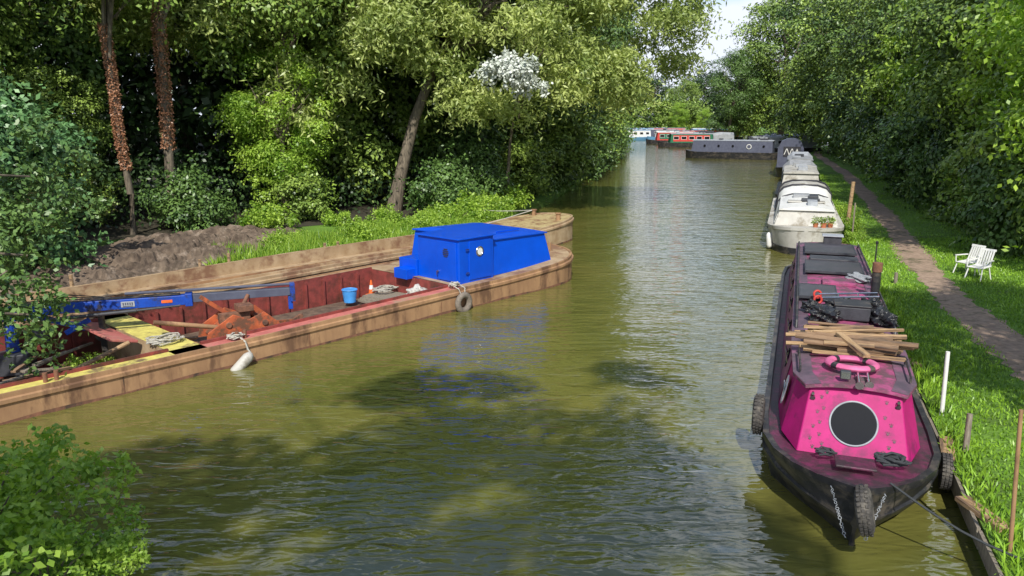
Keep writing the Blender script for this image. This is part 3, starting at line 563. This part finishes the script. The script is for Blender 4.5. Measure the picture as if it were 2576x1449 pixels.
b2=Vector((*BW(12.5,7.6),.45))
rope('mooring_rope',[b0.lerp(b2,t)+Vector((0,0,-.2*math.sin(math.pi*t))) for t in np.linspace(0,1,7)],.018,'rope','pale rope along the barge side')
# ---------------------------------------------------------------- pink narrowboat
th=R(20.3); BOW=Vector((3.69,7.57,0))
PB=thing('narrowboat','magenta narrowboat with black hull and round front window','boat',BOW,-th,'boats moored on the canal')
def PW(x,y,z=0):
    return (BOW.x+x*math.cos(th)+y*math.sin(th), BOW.y-x*math.sin(th)+y*math.cos(th), z)
st=[(-.36,.03,.82),(-.25,.17,.80),(0,.40,.75),(.35,.64,.69),(.8,.85,.64),(1.4,.99,.58),(2.2,1.03,.55),(5,1.03,.53),(9,1.03,.53),(12.6,1.03,.53),(13.6,.97,.55),(14.2,.73,.57),(14.55,.4,.58)]
rings=[]
for y,w,z in st:
    k=max(0,min(1,(y+.36)/1.8)); yb=y+ (1-k)*.36; wb=w*(.25+.75*k**.8)*(.9 if y<12.7 else .6)
    rings.append([(-wb*.6,yb,-.4),(-wb,yb-.0,.0),(-w*(.8+.18*k),y+(1-k)*.15,.3),(-w*(.83+.17*k)-.02,y+(1-k)*.13,.33),(-w*(.86+.14*k)-.02,y+(1-k)*.1,.38),(-w*(.86+.12*k),y+(1-k)*.09,.41),(-w-.01,y,z-.09),(-w-.025,y,z-.07),(-w-.025,y,z),(-w+.05,y+.02,z),(-w+.06,y+.02,z-.05)])
full=[r+[(-x,y,z) for x,y,z in r[::-1]] for r in rings]
mb=MB(); mb.loft(full,closed=False,cap=False)
mb.add(full[0],[tuple(range(len(full[0])))]); mb.add(full[-1],[tuple(range(len(full[-1])))]); mb.obj('hull','black',PB,smooth=True)
vs=[];f=[]
for i,(y,w,z) in enumerate(st):
    q=w-.055 if w>.06 else .01
    vs+=[(-q,y+.02,z-.045),(0,y+.02,z-.02),(q,y+.02,z-.045)]
    if i: o=3*(i-1); f+=[(o,o+1,o+4,o+3),(o+1,o+2,o+5,o+4)]
MB().add(vs,f).obj('deck','plum',PB)
MB().box((0,.42,.745),(.42,.36,.03),(R(-4),0,0)).obj('deck_hatch','plum',PB,bevel=.01)
MB().tube([(0,-.02,-.2),(0,-.08,.2),(0,-.3,.6),(0,-.4,.86)],.03,8).obj('stem_post','black',PB,smooth=True)
def cabr(hw_f,y_f,hw_c,y_c,hw,yb,z,zc=0):
    return [(-hw_f,y_f,z),(hw_f,y_f,z),(hw_c,y_c,z-zc),(hw,y_c+1.2,z-zc),(hw,yb,z-zc),(-hw,yb,z-zc),(-hw,y_c+1.2,z-zc),(-hw_c,y_c,z-zc)]
cb=cabr(.61,.90,.80,1.5,.86,12.9,.56); ct=cabr(.50,1.27,.64,1.68,.69,12.75,1.33,.0)
cb=[(x,y,.60 if y<1.6 else .5) for x,y,z in cb]
CB=MB().loft([cb,ct],cap=False).obj('cabin','mag',PB,bevel=.012)
for sg in (-1,1):
    MB().add([(sg*.866,2.75,.52),(sg*.866,12.8,.52),(sg*.702,12.7,1.30),(sg*.702,2.75,1.30)],[(0,1,2,3)]).obj('side_panel','side',CB)
    for y in (3.6,5.4,7.2,9.2,11.2):
        MB().torus((sg*.785,y,.95),.16,.02,(0,R(90)+sg*R(11),0),sq=.6).obj('porthole','chrome',CB,smooth=True)
        MB().cyl((sg*.782,y,.95),(sg*.794,y,.952),.15,n=24).obj('porthole_glass','glass',CB)
def roofpts(dz): 
    return [[(hw*t+0,y,1.335+dz+.06*(1-t*t)) for t in (-1,-.78,-.5,0,.5,.78,1)] for y,hw in ((1.19,.56),(1.66,.71),(3,.75),(12.85,.75))]
up=roofpts(.0); dn=roofpts(-.035)
ROOF=MB().loft([u+d[::-1] for u,d in zip(up,dn)]).obj('roof','magr',PB)
for sg in (-1,1):
    vs=[];f=[]
    for i,(y,hw) in enumerate(((1.21,.56),(1.66,.71),(3,.75),(12.83,.75))):
        vs+=[(sg*hw*1.0,y,1.342),(sg*hw*.68,y,1.342+.06*.54)]
        if i:o=2*(i-1);f.append((o,o+1,o+3,o+2))
    MB().add(vs,f).obj('roof_border','pgrey',ROOF)
    MB().tube([(sg*.63,1.62,1.37),(sg*.63,1.62,1.44),(sg*.65,2.35,1.45),(sg*.65,2.35,1.38)],.014,6).obj('grab_rail','black',ROOF)
    MB().tube([(sg*.69,3.9,1.35),(sg*.69,3.95,1.45),(sg*.69,12.3,1.45),(sg*.69,12.4,1.35)],.02,6).obj('grab_rail','black',ROOF)
fn=Vector((0,-(1.33-.60),.37)).normalized(); tilt=math.atan2(.37,.73)
cw=Vector((0,.90+.37*.49,.60+.73*.49)); q=Euler((R(90)-tilt,0,0))
MB().torus(cw+fn*.006,.262,.012,q,nR=56,sq=1.2).obj('window_rim','rgrey',CB,smooth=True)
MB().cyl(cw+fn*.002,cw+fn*.012,.255,n=56).obj('window_glass','glass',CB)
def fp(u,v,o=.006): return Vector((u,.90+.37*v,.60+.73*v))+fn*o
for (u,v) in [(-.40,.82),(-.36,.66),(-.43,.6),(-.39,.45),(-.46,.38),(-.38,.27),(-.48,.2),(-.34,.14),(-.44,.08),(.38,.84),(.36,.62),(.43,.52),(.39,.4),(.46,.3),(.40,.2),(.48,.10),(.34,.12),(-.34,.9)]:
    u*=1-.1*v; mb=MB()
    mb.cyl(fp(u,v,.002),fp(u,v,.007),.016,n=8)
    for k in (-1,0,1): mb.cyl(fp(u+.017*k,v+.032-.008*abs(k),.002),fp(u+.017*k,v+.032-.008*abs(k),.007),.006,n=6)
    mb.obj('paw_print','plum',CB)
a=Vector((-.785,2.15,.93)); nn=Vector((-.98,0,.2)).normalized()
MB().cyl(a,a+nn*.012,.2,n=32).obj('emblem','white',CB); MB().box(a+nn*.018,(.012,.14,.2),(R(30),0,0)).obj('emblem_figure','rgrey',CB)
for sg in (-1,1): MB().cyl((sg*.47,1.205,1.2),(sg*.47,1.17,1.19),.03).cyl((sg*.47,1.19,1.25),(sg*.47,1.16,1.25),.018).obj('navigation_light','chrome',CB,smooth=True)
HN=thing('boat_horn','pair of chrome trumpet horns on the roof','horn',PW(.08,1.34,1.4),-th)
for x,l in ((-.05,.34),(.06,.28)): 
    MB().cyl((x,.2,.06),(x,.0-l+.2,.03),.014,.022,10).cyl((x,.2-l,.03),(x,.13-l,.02),.022,.05,14).obj('trumpet','chrome',HN,smooth=True)
MB().box((0,.1,.02),(.16,.06,.06)).obj('bracket','chrome',HN)
HL=thing('search_light','square chrome search light on the roof','light',PW(-.12,1.33,1.4),-th)
MB().box((0,0,.08),(.12,.08,.1)).obj('housing','dgrey',HL,bevel=.01); MB().box((0,-.045,.08),(.1,.01,.08)).obj('lens','chrome',HL)
LR=thing('life_ring','pink life ring with black bands on the roof','life ring',PW(-.02,1.85,1.45),-th)
MB().torus((0,0,.02),.27,.055,(R(-3),0,0),sq=.75,nR=40).obj('ring','ringp',LR,smooth=True)
for k in range(4):
    a=R(45+90*k); MB().torus((0,0,.02),.27,.058,(R(-3),0,0),sq=.76,nR=5,a0=a-.13,a1=a+.13).obj('band','black',LR)
rr=random.Random(21)
for i in range(40):
    k=i//12; y=2.3+1.3*((i%12)+rr.uniform(0,.8))/12; l=rr.uniform(.55,1.4) if i not in (30,14) else 1.6; wd=rr.uniform(.035,.1)
    m=MB()
    if i%4==2: m.cyl((-l/2,0,0),(l/2,0,0),.028,.04,8)
    else: m.box((0,0,0),(l,wd,rr.uniform(.02,.05)))
    o=m.obj('wooden_plank','wood' if rr.random()<.5 else 'woodb',None,bevel=0 if i%4==2 else .004); o.location=PW(rr.uniform(-.14,.14),y,1.425+.048*k+rr.uniform(0,.035)); o.rotation_euler=(rr.uniform(-.5,.5),rr.uniform(-.06,.06),-th+rr.gauss(0,.17)); tagm(o,'split brown timber stacked across boat roof','plank','planks on the boat roof')
o=MB().box((0,0,0),(.7,.1,.045)).obj('wooden_plank','wood',None); o.location=PW(0,2.3,1.6); o.rotation_euler=(0,.15,-th-1.1); tagm(o,'short plank lying askew on the plank stack','plank','planks on the boat roof')
CT=thing('storage_box','black plastic storage box with lid on roof','box',PW(.12,4.6,1.4),-th)
MB().box((0,0,.12),(.5,.42,.22),taper=1.05).obj('box_body','dgrey',CT,bevel=.02); MB().box((0,0,.245),(.54,.46,.035)).obj('lid','black',CT,bevel=.012)
for x,y,sc_,sd_,lb in ((-.28,4.4,(.24,.26,.13),1,'shiny black bin bag on boat roof'),(.52,4.5,(.2,.3,.14),2,'shiny black bin bag on boat roof'),(.05,5.15,(.32,.22,.13),3,'crumpled dark sack behind the box'),(.45,5.3,(.18,.2,.12),5,'small dark sack behind the box'),(-.45,4.95,(.15,.15,.1),6,'small dark bag beside the trolley')): lump('bin_bag','bag',PW(x,y,1.47),sc_,sd_,lb,'bag')
lump('rag_heap','canvas',PW(.4,7.9,1.44),(.2,.25,.08),8,'heap of grey rags on boat roof','rags')
TR=thing('hand_trolley','folding metal hand trolley with red wheels','trolley',PW(-.25,5.3,1.45),-th)
MB().tube([(-.1,0,.1),(.8,-.15,.22),(.8,.15,.22),(-.1,.3,.1)],.015,6).cyl((.2,-.05,.14),(.2,.26,.14),.012).cyl((.5,-.08,.18),(.5,.2,.18),.012).obj('frame','chrome',TR)
for y in (-.08,.36): MB().torus((-.12,y,.08),.06,.02,(R(80),0,.3)).obj('wheel','redp',TR,smooth=True)
for x,y,w,l in ((-.35,6.3,.62,1.1),(0,8.9,1.1,1.3),(0,11.4,1.1,1.4),):
    SP=thing('solar_panel','dark solar panel fixed on boat roof','solar panel',PW(x,y,1.42),-th,'solar panels on the boat roof')
    MB().box((0,0,.03),(w,l,.03)).obj('panel','solar',SP)
    mb=MB()
    for sx in (-1,1): mb.box((sx*w/2,0,.03),(.025,l+.025,.045))
    for sy in (-1,1): mb.box((0,sy*l/2,.03),(w-.03,.025,.045))
    mb.obj('frame','dgrey',SP)
MB().box((.05,7.45,1.42),(.6,.5,.07)).obj('roof_hatch','magr',ROOF,bevel=.015)
MB().box((.05,10.15,1.42),(1.0,.5,.06)).obj('roof_hatch','dgrey',ROOF,bevel=.015)
CH=thing('chimney_pipe','black stove pipe with rusty top on boat roof','chimney',PW(.60,6.4,1.36),-th)
MB().cyl((0,0,0),(0,0,.5),.075).cyl((0,0,0),(0,0,.05),.11).obj('pipe','black',CH,smooth=True); MB().cyl((0,0,.5),(0,0,.66),.085).obj('cap','rustd',CH,smooth=True)
o=MB().cyl((0,0,0),(0,0,1.0),.02,.015,8).cyl((0,0,1.0),(0,0,1.06),.028).obj('aerial_pole','black'); o.location=PW(.78,8.8,1.0); tagm(o,'thin black pole standing beside boat roof','pole')
MB().box((0,13.25,.8),(1.2,.7,.5)).obj('stern_locker','plum',PB,bevel=.02); 
CTx=thing('ventilator_box','small dark vent box at the boat stern','box',PW(.1,12.6,1.4),-th)
MB().box((0,0,.1),(.42,.34,.2)).obj('box_body','dgrey',CTx,bevel=.015); MB().box((0,0,.215),(.5,.42,.03)).obj('lid','rgrey',CTx,bevel=.008)
def tyre(loc,rot,label,R0=.22,r=.09):
    t=thing('tyre',label,'tyre',loc,0,'tyre fenders'); t.rotation_euler=rot
    MB().torus((0,0,0),R0,r,sq=1.0,nR=36,nr=12).obj('casing','rubber',t,smooth=True)
    mb=MB()
    for i in range(30):
        a=2*math.pi*i/30
        for z in (-.04,.0,.04): mb.box(((R0+r*.96)*math.cos(a+z*.8),(R0+r*.96)*math.sin(a+z*.8),z),(.018,.03,.028),(0,0,a))
    mb.obj('tread','rubber',t); return t
tyre(PW(.05,-.45,.62),(R(78),0,-th+R(86)),'black knobbly tyre hung on the bow',.17,.08)
tyre(PW(-1.10,1.9,.62),(R(90),0,-th+R(90)),'black knobbly tyre hung on boat side',.19,.075)
tyre(PW(1.12,1.6,.3),(R(90),0,-th+R(86)),'black tyre fender between boat and bank',.16,.055)
def chain(p,q,sag,label):
    mb=MB(); p=Vector(p);q=Vector(q);n=int((q-p).length/.035)+2
    for i in range(n):
        t=i/(n-1); c=p.lerp(q,t)-Vector((0,0,sag*math.sin(math.pi*t))); mb.torus(c,.016,.004,(R(90)*(i%2),R(60),.4*i),nR=8,nr=4)
    return tagm(mb.obj('chain','rgrey'),label,'chain','chains at the bow')
chain(PW(-.27,-.3,.75),PW(-.1,-.36,.25),.0,'steel chain hanging from the bow'); chain(PW(.24,-.3,.75),PW(.1,-.34,.25),.0,'steel chain hanging from the bow')
rope('rope_coil',coil((0,0,0),.11,4,0),.016,'blue_rope','black rope coiled on foredeck',PW(.40,.68,.70),-th)
rope('rope_coil',coil((0,0,0),.07,3,0),.012,'blue_rope','black rope heaped on foredeck',PW(-.3,.7,.69),-th)
a=Vector(PW(.3,-.1,.8)); b=Vector((5.2,6.4,.35))
rope('mooring_rope',[a.lerp(b,t)+Vector((0,0,-.12*math.sin(math.pi*t))) for t in np.linspace(0,1,8)],.012,'blue_rope','dark mooring rope from bow to the bank')
for (x,y),h,r,lean,mat,lb in (((6.24,10.49),.95,.032,(.0,.05),'white','thin white painted post at canal edge'),((5.84,9.2),.5,.04,(.05,.1),'woodg','short leaning grey post at canal edge'),((4.96,6.88),1.5,.022,(-.12,0),'rust','tall thin rusty pole on the bank'),((10.0,19.6),.3,.05,(0,0),'woodg','short grey post on the grass'),((13.6,31.0),1.75,.08,(.1,0),'wood','tall brown timber post beside the cruiser'),((12.6,28.2),1.2,.03,(0,0),'woodg','thin grey stake beside the cruiser')):
    o=MB().cyl((0,0,-.3),(lean[0],lean[1],h),r,r*.9,10).obj('mooring_post',mat,None,smooth=True); o.location=(x,y,.3); tagm(o,lb,'post','mooring posts')
for p in ((5.55,9.3),(5.0,7.6),(6.9,13)):
    o=MB().box((0,0,0),(.7,.16,.05)).obj('loose_board','wood',None); o.location=(p[0]+.1,p[1],.33); o.rotation_euler=(0,0,R(70)+random.uniform(-.5,.5)); tagm(o,'loose weathered board lying at canal edge','board','loose boards')
for x,y,s in ((12.9,29.5,.5),(13.6,31.6,.6),(14.6,34.0,.6),(12.0,26.6,.4)): copy_thing(B3,(x,y,.25),random.random()*6,s)
CHR=thing('garden_chair','white plastic garden chair on the grass','chair',(12.6,20.9,.3),R(200),'garden chairs'); CHR.scale=(.82,.82,.82)
MB().box((0,0,.42),(.5,.48,.03),(R(4),0,0)).obj('seat','white',CHR,bevel=.01)
mb=MB()
for k in range(6): mb.box((-.2+.08*k,.33,.68),(.05,.02,.54),(R(-20),0,0))
mb.box((0,.43,.94),(.5,.03,.07),(R(-20),0,0)).box((0,.25,.45),(.5,.03,.05)); mb.obj('backrest','white',CHR)
for sx in (-1,1):
    for sy in (-1,1): MB().cyl((sx*.22,sy*.18,.42),(sx*.26,sy*.3,0),.02).obj('leg','white',CHR)
    MB().box((sx*.27,.02,.63),(.05,.56,.03)).cyl((sx*.26,-.22,.4),(sx*.27,-.24,.62),.018).obj('armrest','white',CHR)
CHR.rotation_euler=(0,0,R(-70)); copy_thing(CHR,(12.5,20.2,.3),R(-60),.82)
# ---------------------------------------------------------------- cruiser & other boats
def boat(label,L,Wd,loc,rz,hull,cab,roof,band=None,H=1.75,fb=.65,win='glass',rect=True,nw=4,y0=.14,y1=.9,name='narrowboat',bowl=.16,bluff=0,boot=None,cover=None):
    t=thing(name,label,'boat',loc,rz,'boats moored on the canal')
    h=Wd/2; pw=.75-.3*bluff
    st=[(L*bowl*u,h*(.04+.96*(1-(1-u)**2)**(pw)),fb+.2*(1-bluff*.6)*(1-u)**1.5) for u in (0,.06,.14,.25,.4,.55,.75,1)]+[(L*.5,h,fb-.03),(L*.94,h,fb),(L*.985,h*.7,fb+.02),(L,h*.35,fb+.03)]
    rs=[[(-w*.7,y+.12*(y<L*bowl),-.3),(-w*.9,y+.06*(y<L*bowl),.1),(-w,y,z-.12),(-w-.03,y-.02,z-.1),(-w-.03,y-.02,z),(w+.03,y-.02,z),(w+.03,y-.02,z-.1),(w,y,z-.12),(w*.9,y+.06*(y<L*bowl),.1),(w*.7,y+.12*(y<L*bowl),-.3)] for y,w,z in st]
    MB().loft(rs).obj('hull',hull,t,smooth=True)
    if boot: MB().loft([[(-w*.9-.012,y+.06*(y<L*bowl)-.012,-.02),(-w*.93-.012,y+.04*(y<L*bowl)-.012,.24),(w*.93+.012,y+.04*(y<L*bowl)-.012,.24),(w*.9+.012,y+.06*(y<L*bowl)-.012,-.02)] for y,w,z in st]).obj('boot_stripe',boot,t,smooth=True)
    a,b=L*y0,L*y1; k=h*.84; kt=h*.7
    if cover:
        yc=b-L*.22
        MB().loft([[(-k-.02,y,fb),(-k+.02,y,z-.35),(-k*.6,y,z),(k*.6,y,z),(k-.02,y,z-.35),(k+.02,y,fb)] for y,z in ((yc,H+.05),(yc+L*.1,H+.3),(b+L*.04,H+.22))]).obj('cover',cover,t)
        b=yc-.05
    c=MB(); c.loft([[(-k,a,fb-.02),(k,a,fb-.02),(k,b,fb-.02),(-k,b,fb-.02)],[(-kt,a+.2,H),(kt,a+.2,H),(kt,b-.05,H),(-kt,b-.05,H)]]); c=c.obj('cabin',cab,t,bevel=.02)
    MB().loft([[(-kt-.04,y,H),(-kt*.6,y,H+.07),(0,y,H+.1),(kt*.6,y,H+.07),(kt+.04,y,H),(kt+.04,y,H-.03),(-kt-.04,y,H-.03)] for y in (a+.1,b+.03)]).obj('roof',roof,t)
    for i in range(int(L/3)):
        y=a+(b-a)*(.1+.8*random.random()); MB().box((random.uniform(-.4,.4)*kt,y,H+.16),(random.uniform(.3,.7),random.uniform(.3,.9),random.uniform(.1,.25))).obj('roof_box',random.choice(('dgrey','canvas','rgrey')),t,bevel=.02)
    ang=math.atan2(k-kt,H-fb)
    for sg in (-1,1):
        if band:
            zc=(fb+H)/2; xm=(k+kt)/2+.008
            MB().box((sg*xm,(a+b)/2,zc),(.012,(b-a)*.86,(H-fb)*.7),(0,-sg*ang,0)).obj('side_panel',band,c)
        for i in range(nw):
            y=a+(b-a)*(.14+.72*i/max(1,nw-1)); zc=fb+(H-fb)*.55; xm=k-(k-kt)*.55+.02
            if rect:
                MB().box((sg*xm,y,zc),(.02,.8,.42),(0,-sg*ang,0)).obj('window',win,c); MB().box((sg*(xm-.006),y,zc),(.018,.88,.5),(0,-sg*ang,0)).obj('window_frame','white',c)
            else:
                MB().cyl((sg*(xm-.01),y,zc),(sg*(xm+.012),y,zc),.18,n=20).obj('window',win,c)
    return t
rb=-math.atan(.357)
def along(y,off): return (bankx(y)+off,y,0)
CRU=boat('weathered white cabin cruiser with white roof and flower pots',12,2.5,along(25.4,-1.6),rb,'dirtyw','dirtyw','white',H=1.42,fb=.85,nw=4,y0=.10,y1=.5,name='cabin_cruiser',bowl=.16,bluff=.8,boot='black')
for sg in (-1,1): MB().box((sg*1.27,6.4,.66),(.03,8.6,.06)).obj('rubbing_strake','dcanvas',CRU)
for y0_,y1_,h0,h1_,m in ((2.0,5.9,1.36,1.5,'white'),(6.05,7.5,1.45,1.72,'white'),(7.55,9.3,1.7,1.78,'dirtyw'),(9.35,11.3,1.72,1.5,'canvas')):
    MB().loft([[(-1.08,y,.85),(-1.0,y,z-.28),(-.82,y,z-.08),(-.5,y,z+.02),(0,y,z+.06),(.5,y,z+.02),(.82,y,z-.08),(1.0,y,z-.28),(1.08,y,.85)] for y,z in ((y0_,h0),((y0_+y1_)/2,max(h0,h1_)+.04),(y1_,h1_))]).obj('canopy',m,CRU,smooth=True)
for y,z in ((6.0,1.5),(7.52,1.76),(9.32,1.82)): MB().tube([(-1.1,y,.85),(-1.02,y,z-.28),(-.84,y,z-.08),(-.5,y,z+.03),(.5,y,z+.03),(.84,y,z-.08),(1.02,y,z-.28),(1.1,y,.85)],.045,6).obj('canopy_trim','dcanvas',CRU)
for x,y in ((-.4,3.2),(.4,3.2)): MB().box((x,y,1.53),(.5,.6,.04)).obj('roof_hatch','dirtyw',CRU,bevel=.015)
o=fd.obj('boat_fender','white',None,smooth=True); o.location=(9.1,26.9,.3); o.rotation_euler=(0,R(85),0); tagm(o,'white fender hanging beside the cruiser','fender')
for x,y,s in ((.3,.75,.75),(.55,.7,.85),(.78,1.0,.8)):
    a=along(25.4,-1.6); px=a[0]+x*math.cos(rb)-y*math.sin(rb); py=a[1]+x*math.sin(rb)+y*math.cos(rb)
    pt=thing('flower_pot','terracotta flower pot with green plant by cruiser','flower pot',(px,py,.88),0,'flower pots'); pt.scale=(s,s,s)
    MB().cyl((0,0,0),(0,0,.2),.09,.12,16).torus((0,0,.2),.115,.016,nR=16,nr=6).obj('pot','terra',pt,smooth=True)
    leafobj('plant',*broad((0,0,.3),(.12,.12,.12),8,220,.08,.07),'g_mid',pt)
boat('grey-white moored boat with silver cover and pale roof',10.5,2.3,along(38.2,-1.7),rb,'black','dirtyw','dirtyw',H=1.85,fb=.7,nw=4,rect=False,y0=.06,bluff=.5,cover='canvas')
boat('low dark boat with grey canvas cover moored in line',9,2.1,along(49.8,-1.6),rb,'dcanvas','canvas','canvas',H=1.9,fb=.65,nw=3,y0=.1,cover='rgrey')
NBt=boat('navy narrowboat with tall arched grey cover and red roof',15,2.1,along(60,-2.3),rb,'black','navy','redp',H=1.9,fb=.7,nw=5,y0=.2)
MB().loft([[(-.98,y,.7),(-.98,y,2.2),(-.75,y,2.75),(-.3,y,2.95),(.3,y,2.95),(.75,y,2.75),(.98,y,2.2),(.98,y,.7)] for y in (2.6,6.2)]).obj('cratch_cover','navy',NBt)
MB().box((.1,2.58,1.95),(1.3,.02,.8)).obj('cover_window','dcanvas',NBt)
mb=MB()
for i,x in enumerate((-.45,-.25,-.05,.15,.35,.5)): mb.box((x+.05,2.55,1.95),(.05,.02,.5),(0,.35*(-1)**i,0))
mb.obj('cover_lettering','white',NBt)
nv=boat('long slate grey narrowboat with round emblem on side',10.5,2.1,(20.6,92.5,0),R(-116),'black','navy','rgrey',H=2.1,fb=.8,nw=0,y0=.08,y1=.95)
for s in (-1,1):
    MB().cyl((s*.86,7.4,1.45),(s*.9,7.4,1.45),.28,n=24).obj('emblem','white',nv); MB().cyl((s*.9,7.4,1.45),(s*.91,7.4,1.45),.21,n=24).obj('emblem_centre','navy',nv)
    for y in (2.4,4,5.6,9): MB().cyl((s*.84,y,1.5),(s*.89,y,1.5),.13,n=16).obj('porthole','glass',nv)
def fb_(lab,L,x,y,deg,hull,cab,roof,band=None,**k): return boat(lab,L,2.2,(x,y,0),R(deg),hull,cab,roof,band,H=2.15,fb=.75,**k)
fb_('green and red narrowboat with pale roof moored at basin',13,23.8,127.5,-88,'black','green','rgrey','redp',nw=5,cover='canvas')
fb_('grey narrowboat with rounded covers behind the navy boat',12,30,104,-84,'black','rgrey','rgrey',nw=4,cover='rgrey')
fb_('grey covered boat moored beyond the navy boat',9,35,114,-76,'dcanvas','canvas','rgrey',nw=3,cover='rgrey')
fb_('red narrowboat with white roof moored in basin',13,24.5,143,-90,'black','redp','white','green',nw=5,cover='dcanvas')
fb_('light blue cruiser with white cabin in basin',9,22.6,166,-60,'lblue','white','lblue',nw=4,name='cabin_cruiser')
fb_('green narrowboat with red panels in the marina',13,31,155,-92,'black','green','redp','redp',nw=5)
fb_('dark blue narrowboat with grey roof in marina',13,26,178,-80,'black','navy','rgrey',nw=5)
fb_('white cabin cruiser moored at far bank',9,28,196,-70,'white','white','lblue',nw=4,name='cabin_cruiser')
fb_('red and navy narrowboat at the far bank',13,38,172,-86,'black','redp','rgrey','navy',nw=5)
fb_('light blue narrowboat moored near far trees',13,44,200,-84,'black','lblue','white',nw=5)
fb_('maroon narrowboat with grey roof near far trees',13,34,208,-96,'black','redp','rgrey',nw=5)
fb_('small white cruiser beside the wooded far bank',8,24.5,184,-100,'white','lblue','white',nw=3,name='cabin_cruiser')
fb_('blue narrowboat with white panels at the marina',12,29,168,-96,'lblue','white','navy','lblue',nw=4)
# ---------------------------------------------------------------- world, sun, camera
el=R(45); sx,sy=-.05,-1.0; n_=math.hypot(sx,sy); sx/=n_; sy/=n_
w=bpy.data.worlds.new('World'); bpy.context.scene.world=w; w.use_nodes=True; N=w.node_tree.nodes; L=w.node_tree.links
sk=N.new('ShaderNodeTexSky'); sk.sky_type='NISHITA'; sk.sun_disc=False; sk.sun_elevation=el; sk.sun_rotation=math.atan2(sx,sy); sk.dust_density=.2; sk.ozone_density=4
bg=N['Background']; bg.inputs['Strength'].default_value=.15
tc=N.new('ShaderNodeTexCoord'); mp=N.new('ShaderNodeMapping'); mp.inputs['Scale'].default_value=(1,1,2.2); L.new(tc.outputs['Generated'],mp.inputs[0])
nz=N.new('ShaderNodeTexNoise'); nz.inputs['Scale'].default_value=3.2; nz.inputs['Detail'].default_value=8; nz.inputs['Roughness'].default_value=.55; L.new(mp.outputs[0],nz.inputs['Vector'])
sp=N.new('ShaderNodeSeparateXYZ'); L.new(tc.outputs['Generated'],sp.inputs[0])
ml=N.new('ShaderNodeMath'); ml.operation='MULTIPLY_ADD'; L.new(sp.outputs['Z'],ml.inputs[0]); ml.inputs[1].default_value=-.24; ml.inputs[2].default_value=.16
adx=N.new('ShaderNodeMath'); L.new(nz.outputs['Fac'],adx.inputs[0]); L.new(ml.outputs[0],adx.inputs[1])
rp=N.new('ShaderNodeValToRGB'); rp.color_ramp.elements[0].position=.46; rp.color_ramp.elements[1].position=.60; L.new(adx.outputs[0],rp.inputs[0])
mx=N.new('ShaderNodeMixRGB'); L.new(rp.outputs[0],mx.inputs[0]); L.new(sk.outputs[0],mx.inputs[1]); mx.inputs[2].default_value=(6.3,6.7,7.6,1)
L.new(mx.outputs[0],bg.inputs['Color'])
sd=bpy.data.lights.new('sun','SUN'); sd.energy=5.0; sd.angle=R(.6); sd.color=(1,.96,.87); so=bpy.data.objects.new('sun',sd); C.objects.link(so)
dirn=Vector((sx*math.cos(el),sy*math.cos(el),math.sin(el))); so.rotation_euler=dirn.to_track_quat('Z','Y').to_euler(); so.location=(0,-20,30)
cd=bpy.data.cameras.new('camera'); cd.sensor_width=36; cd.lens=36*1932/2576; cd.clip_end=3000; cd.clip_start=.05
co=bpy.data.objects.new('camera',cd); C.objects.link(co); co.location=(0,0,4.5); co.rotation_euler=(R(90-12.4),0,0); bpy.context.scene.camera=co
sc=bpy.context.scene; sc.view_settings.view_transform='Standard'; sc.view_settings.look='None'; sc.view_settings.exposure=0
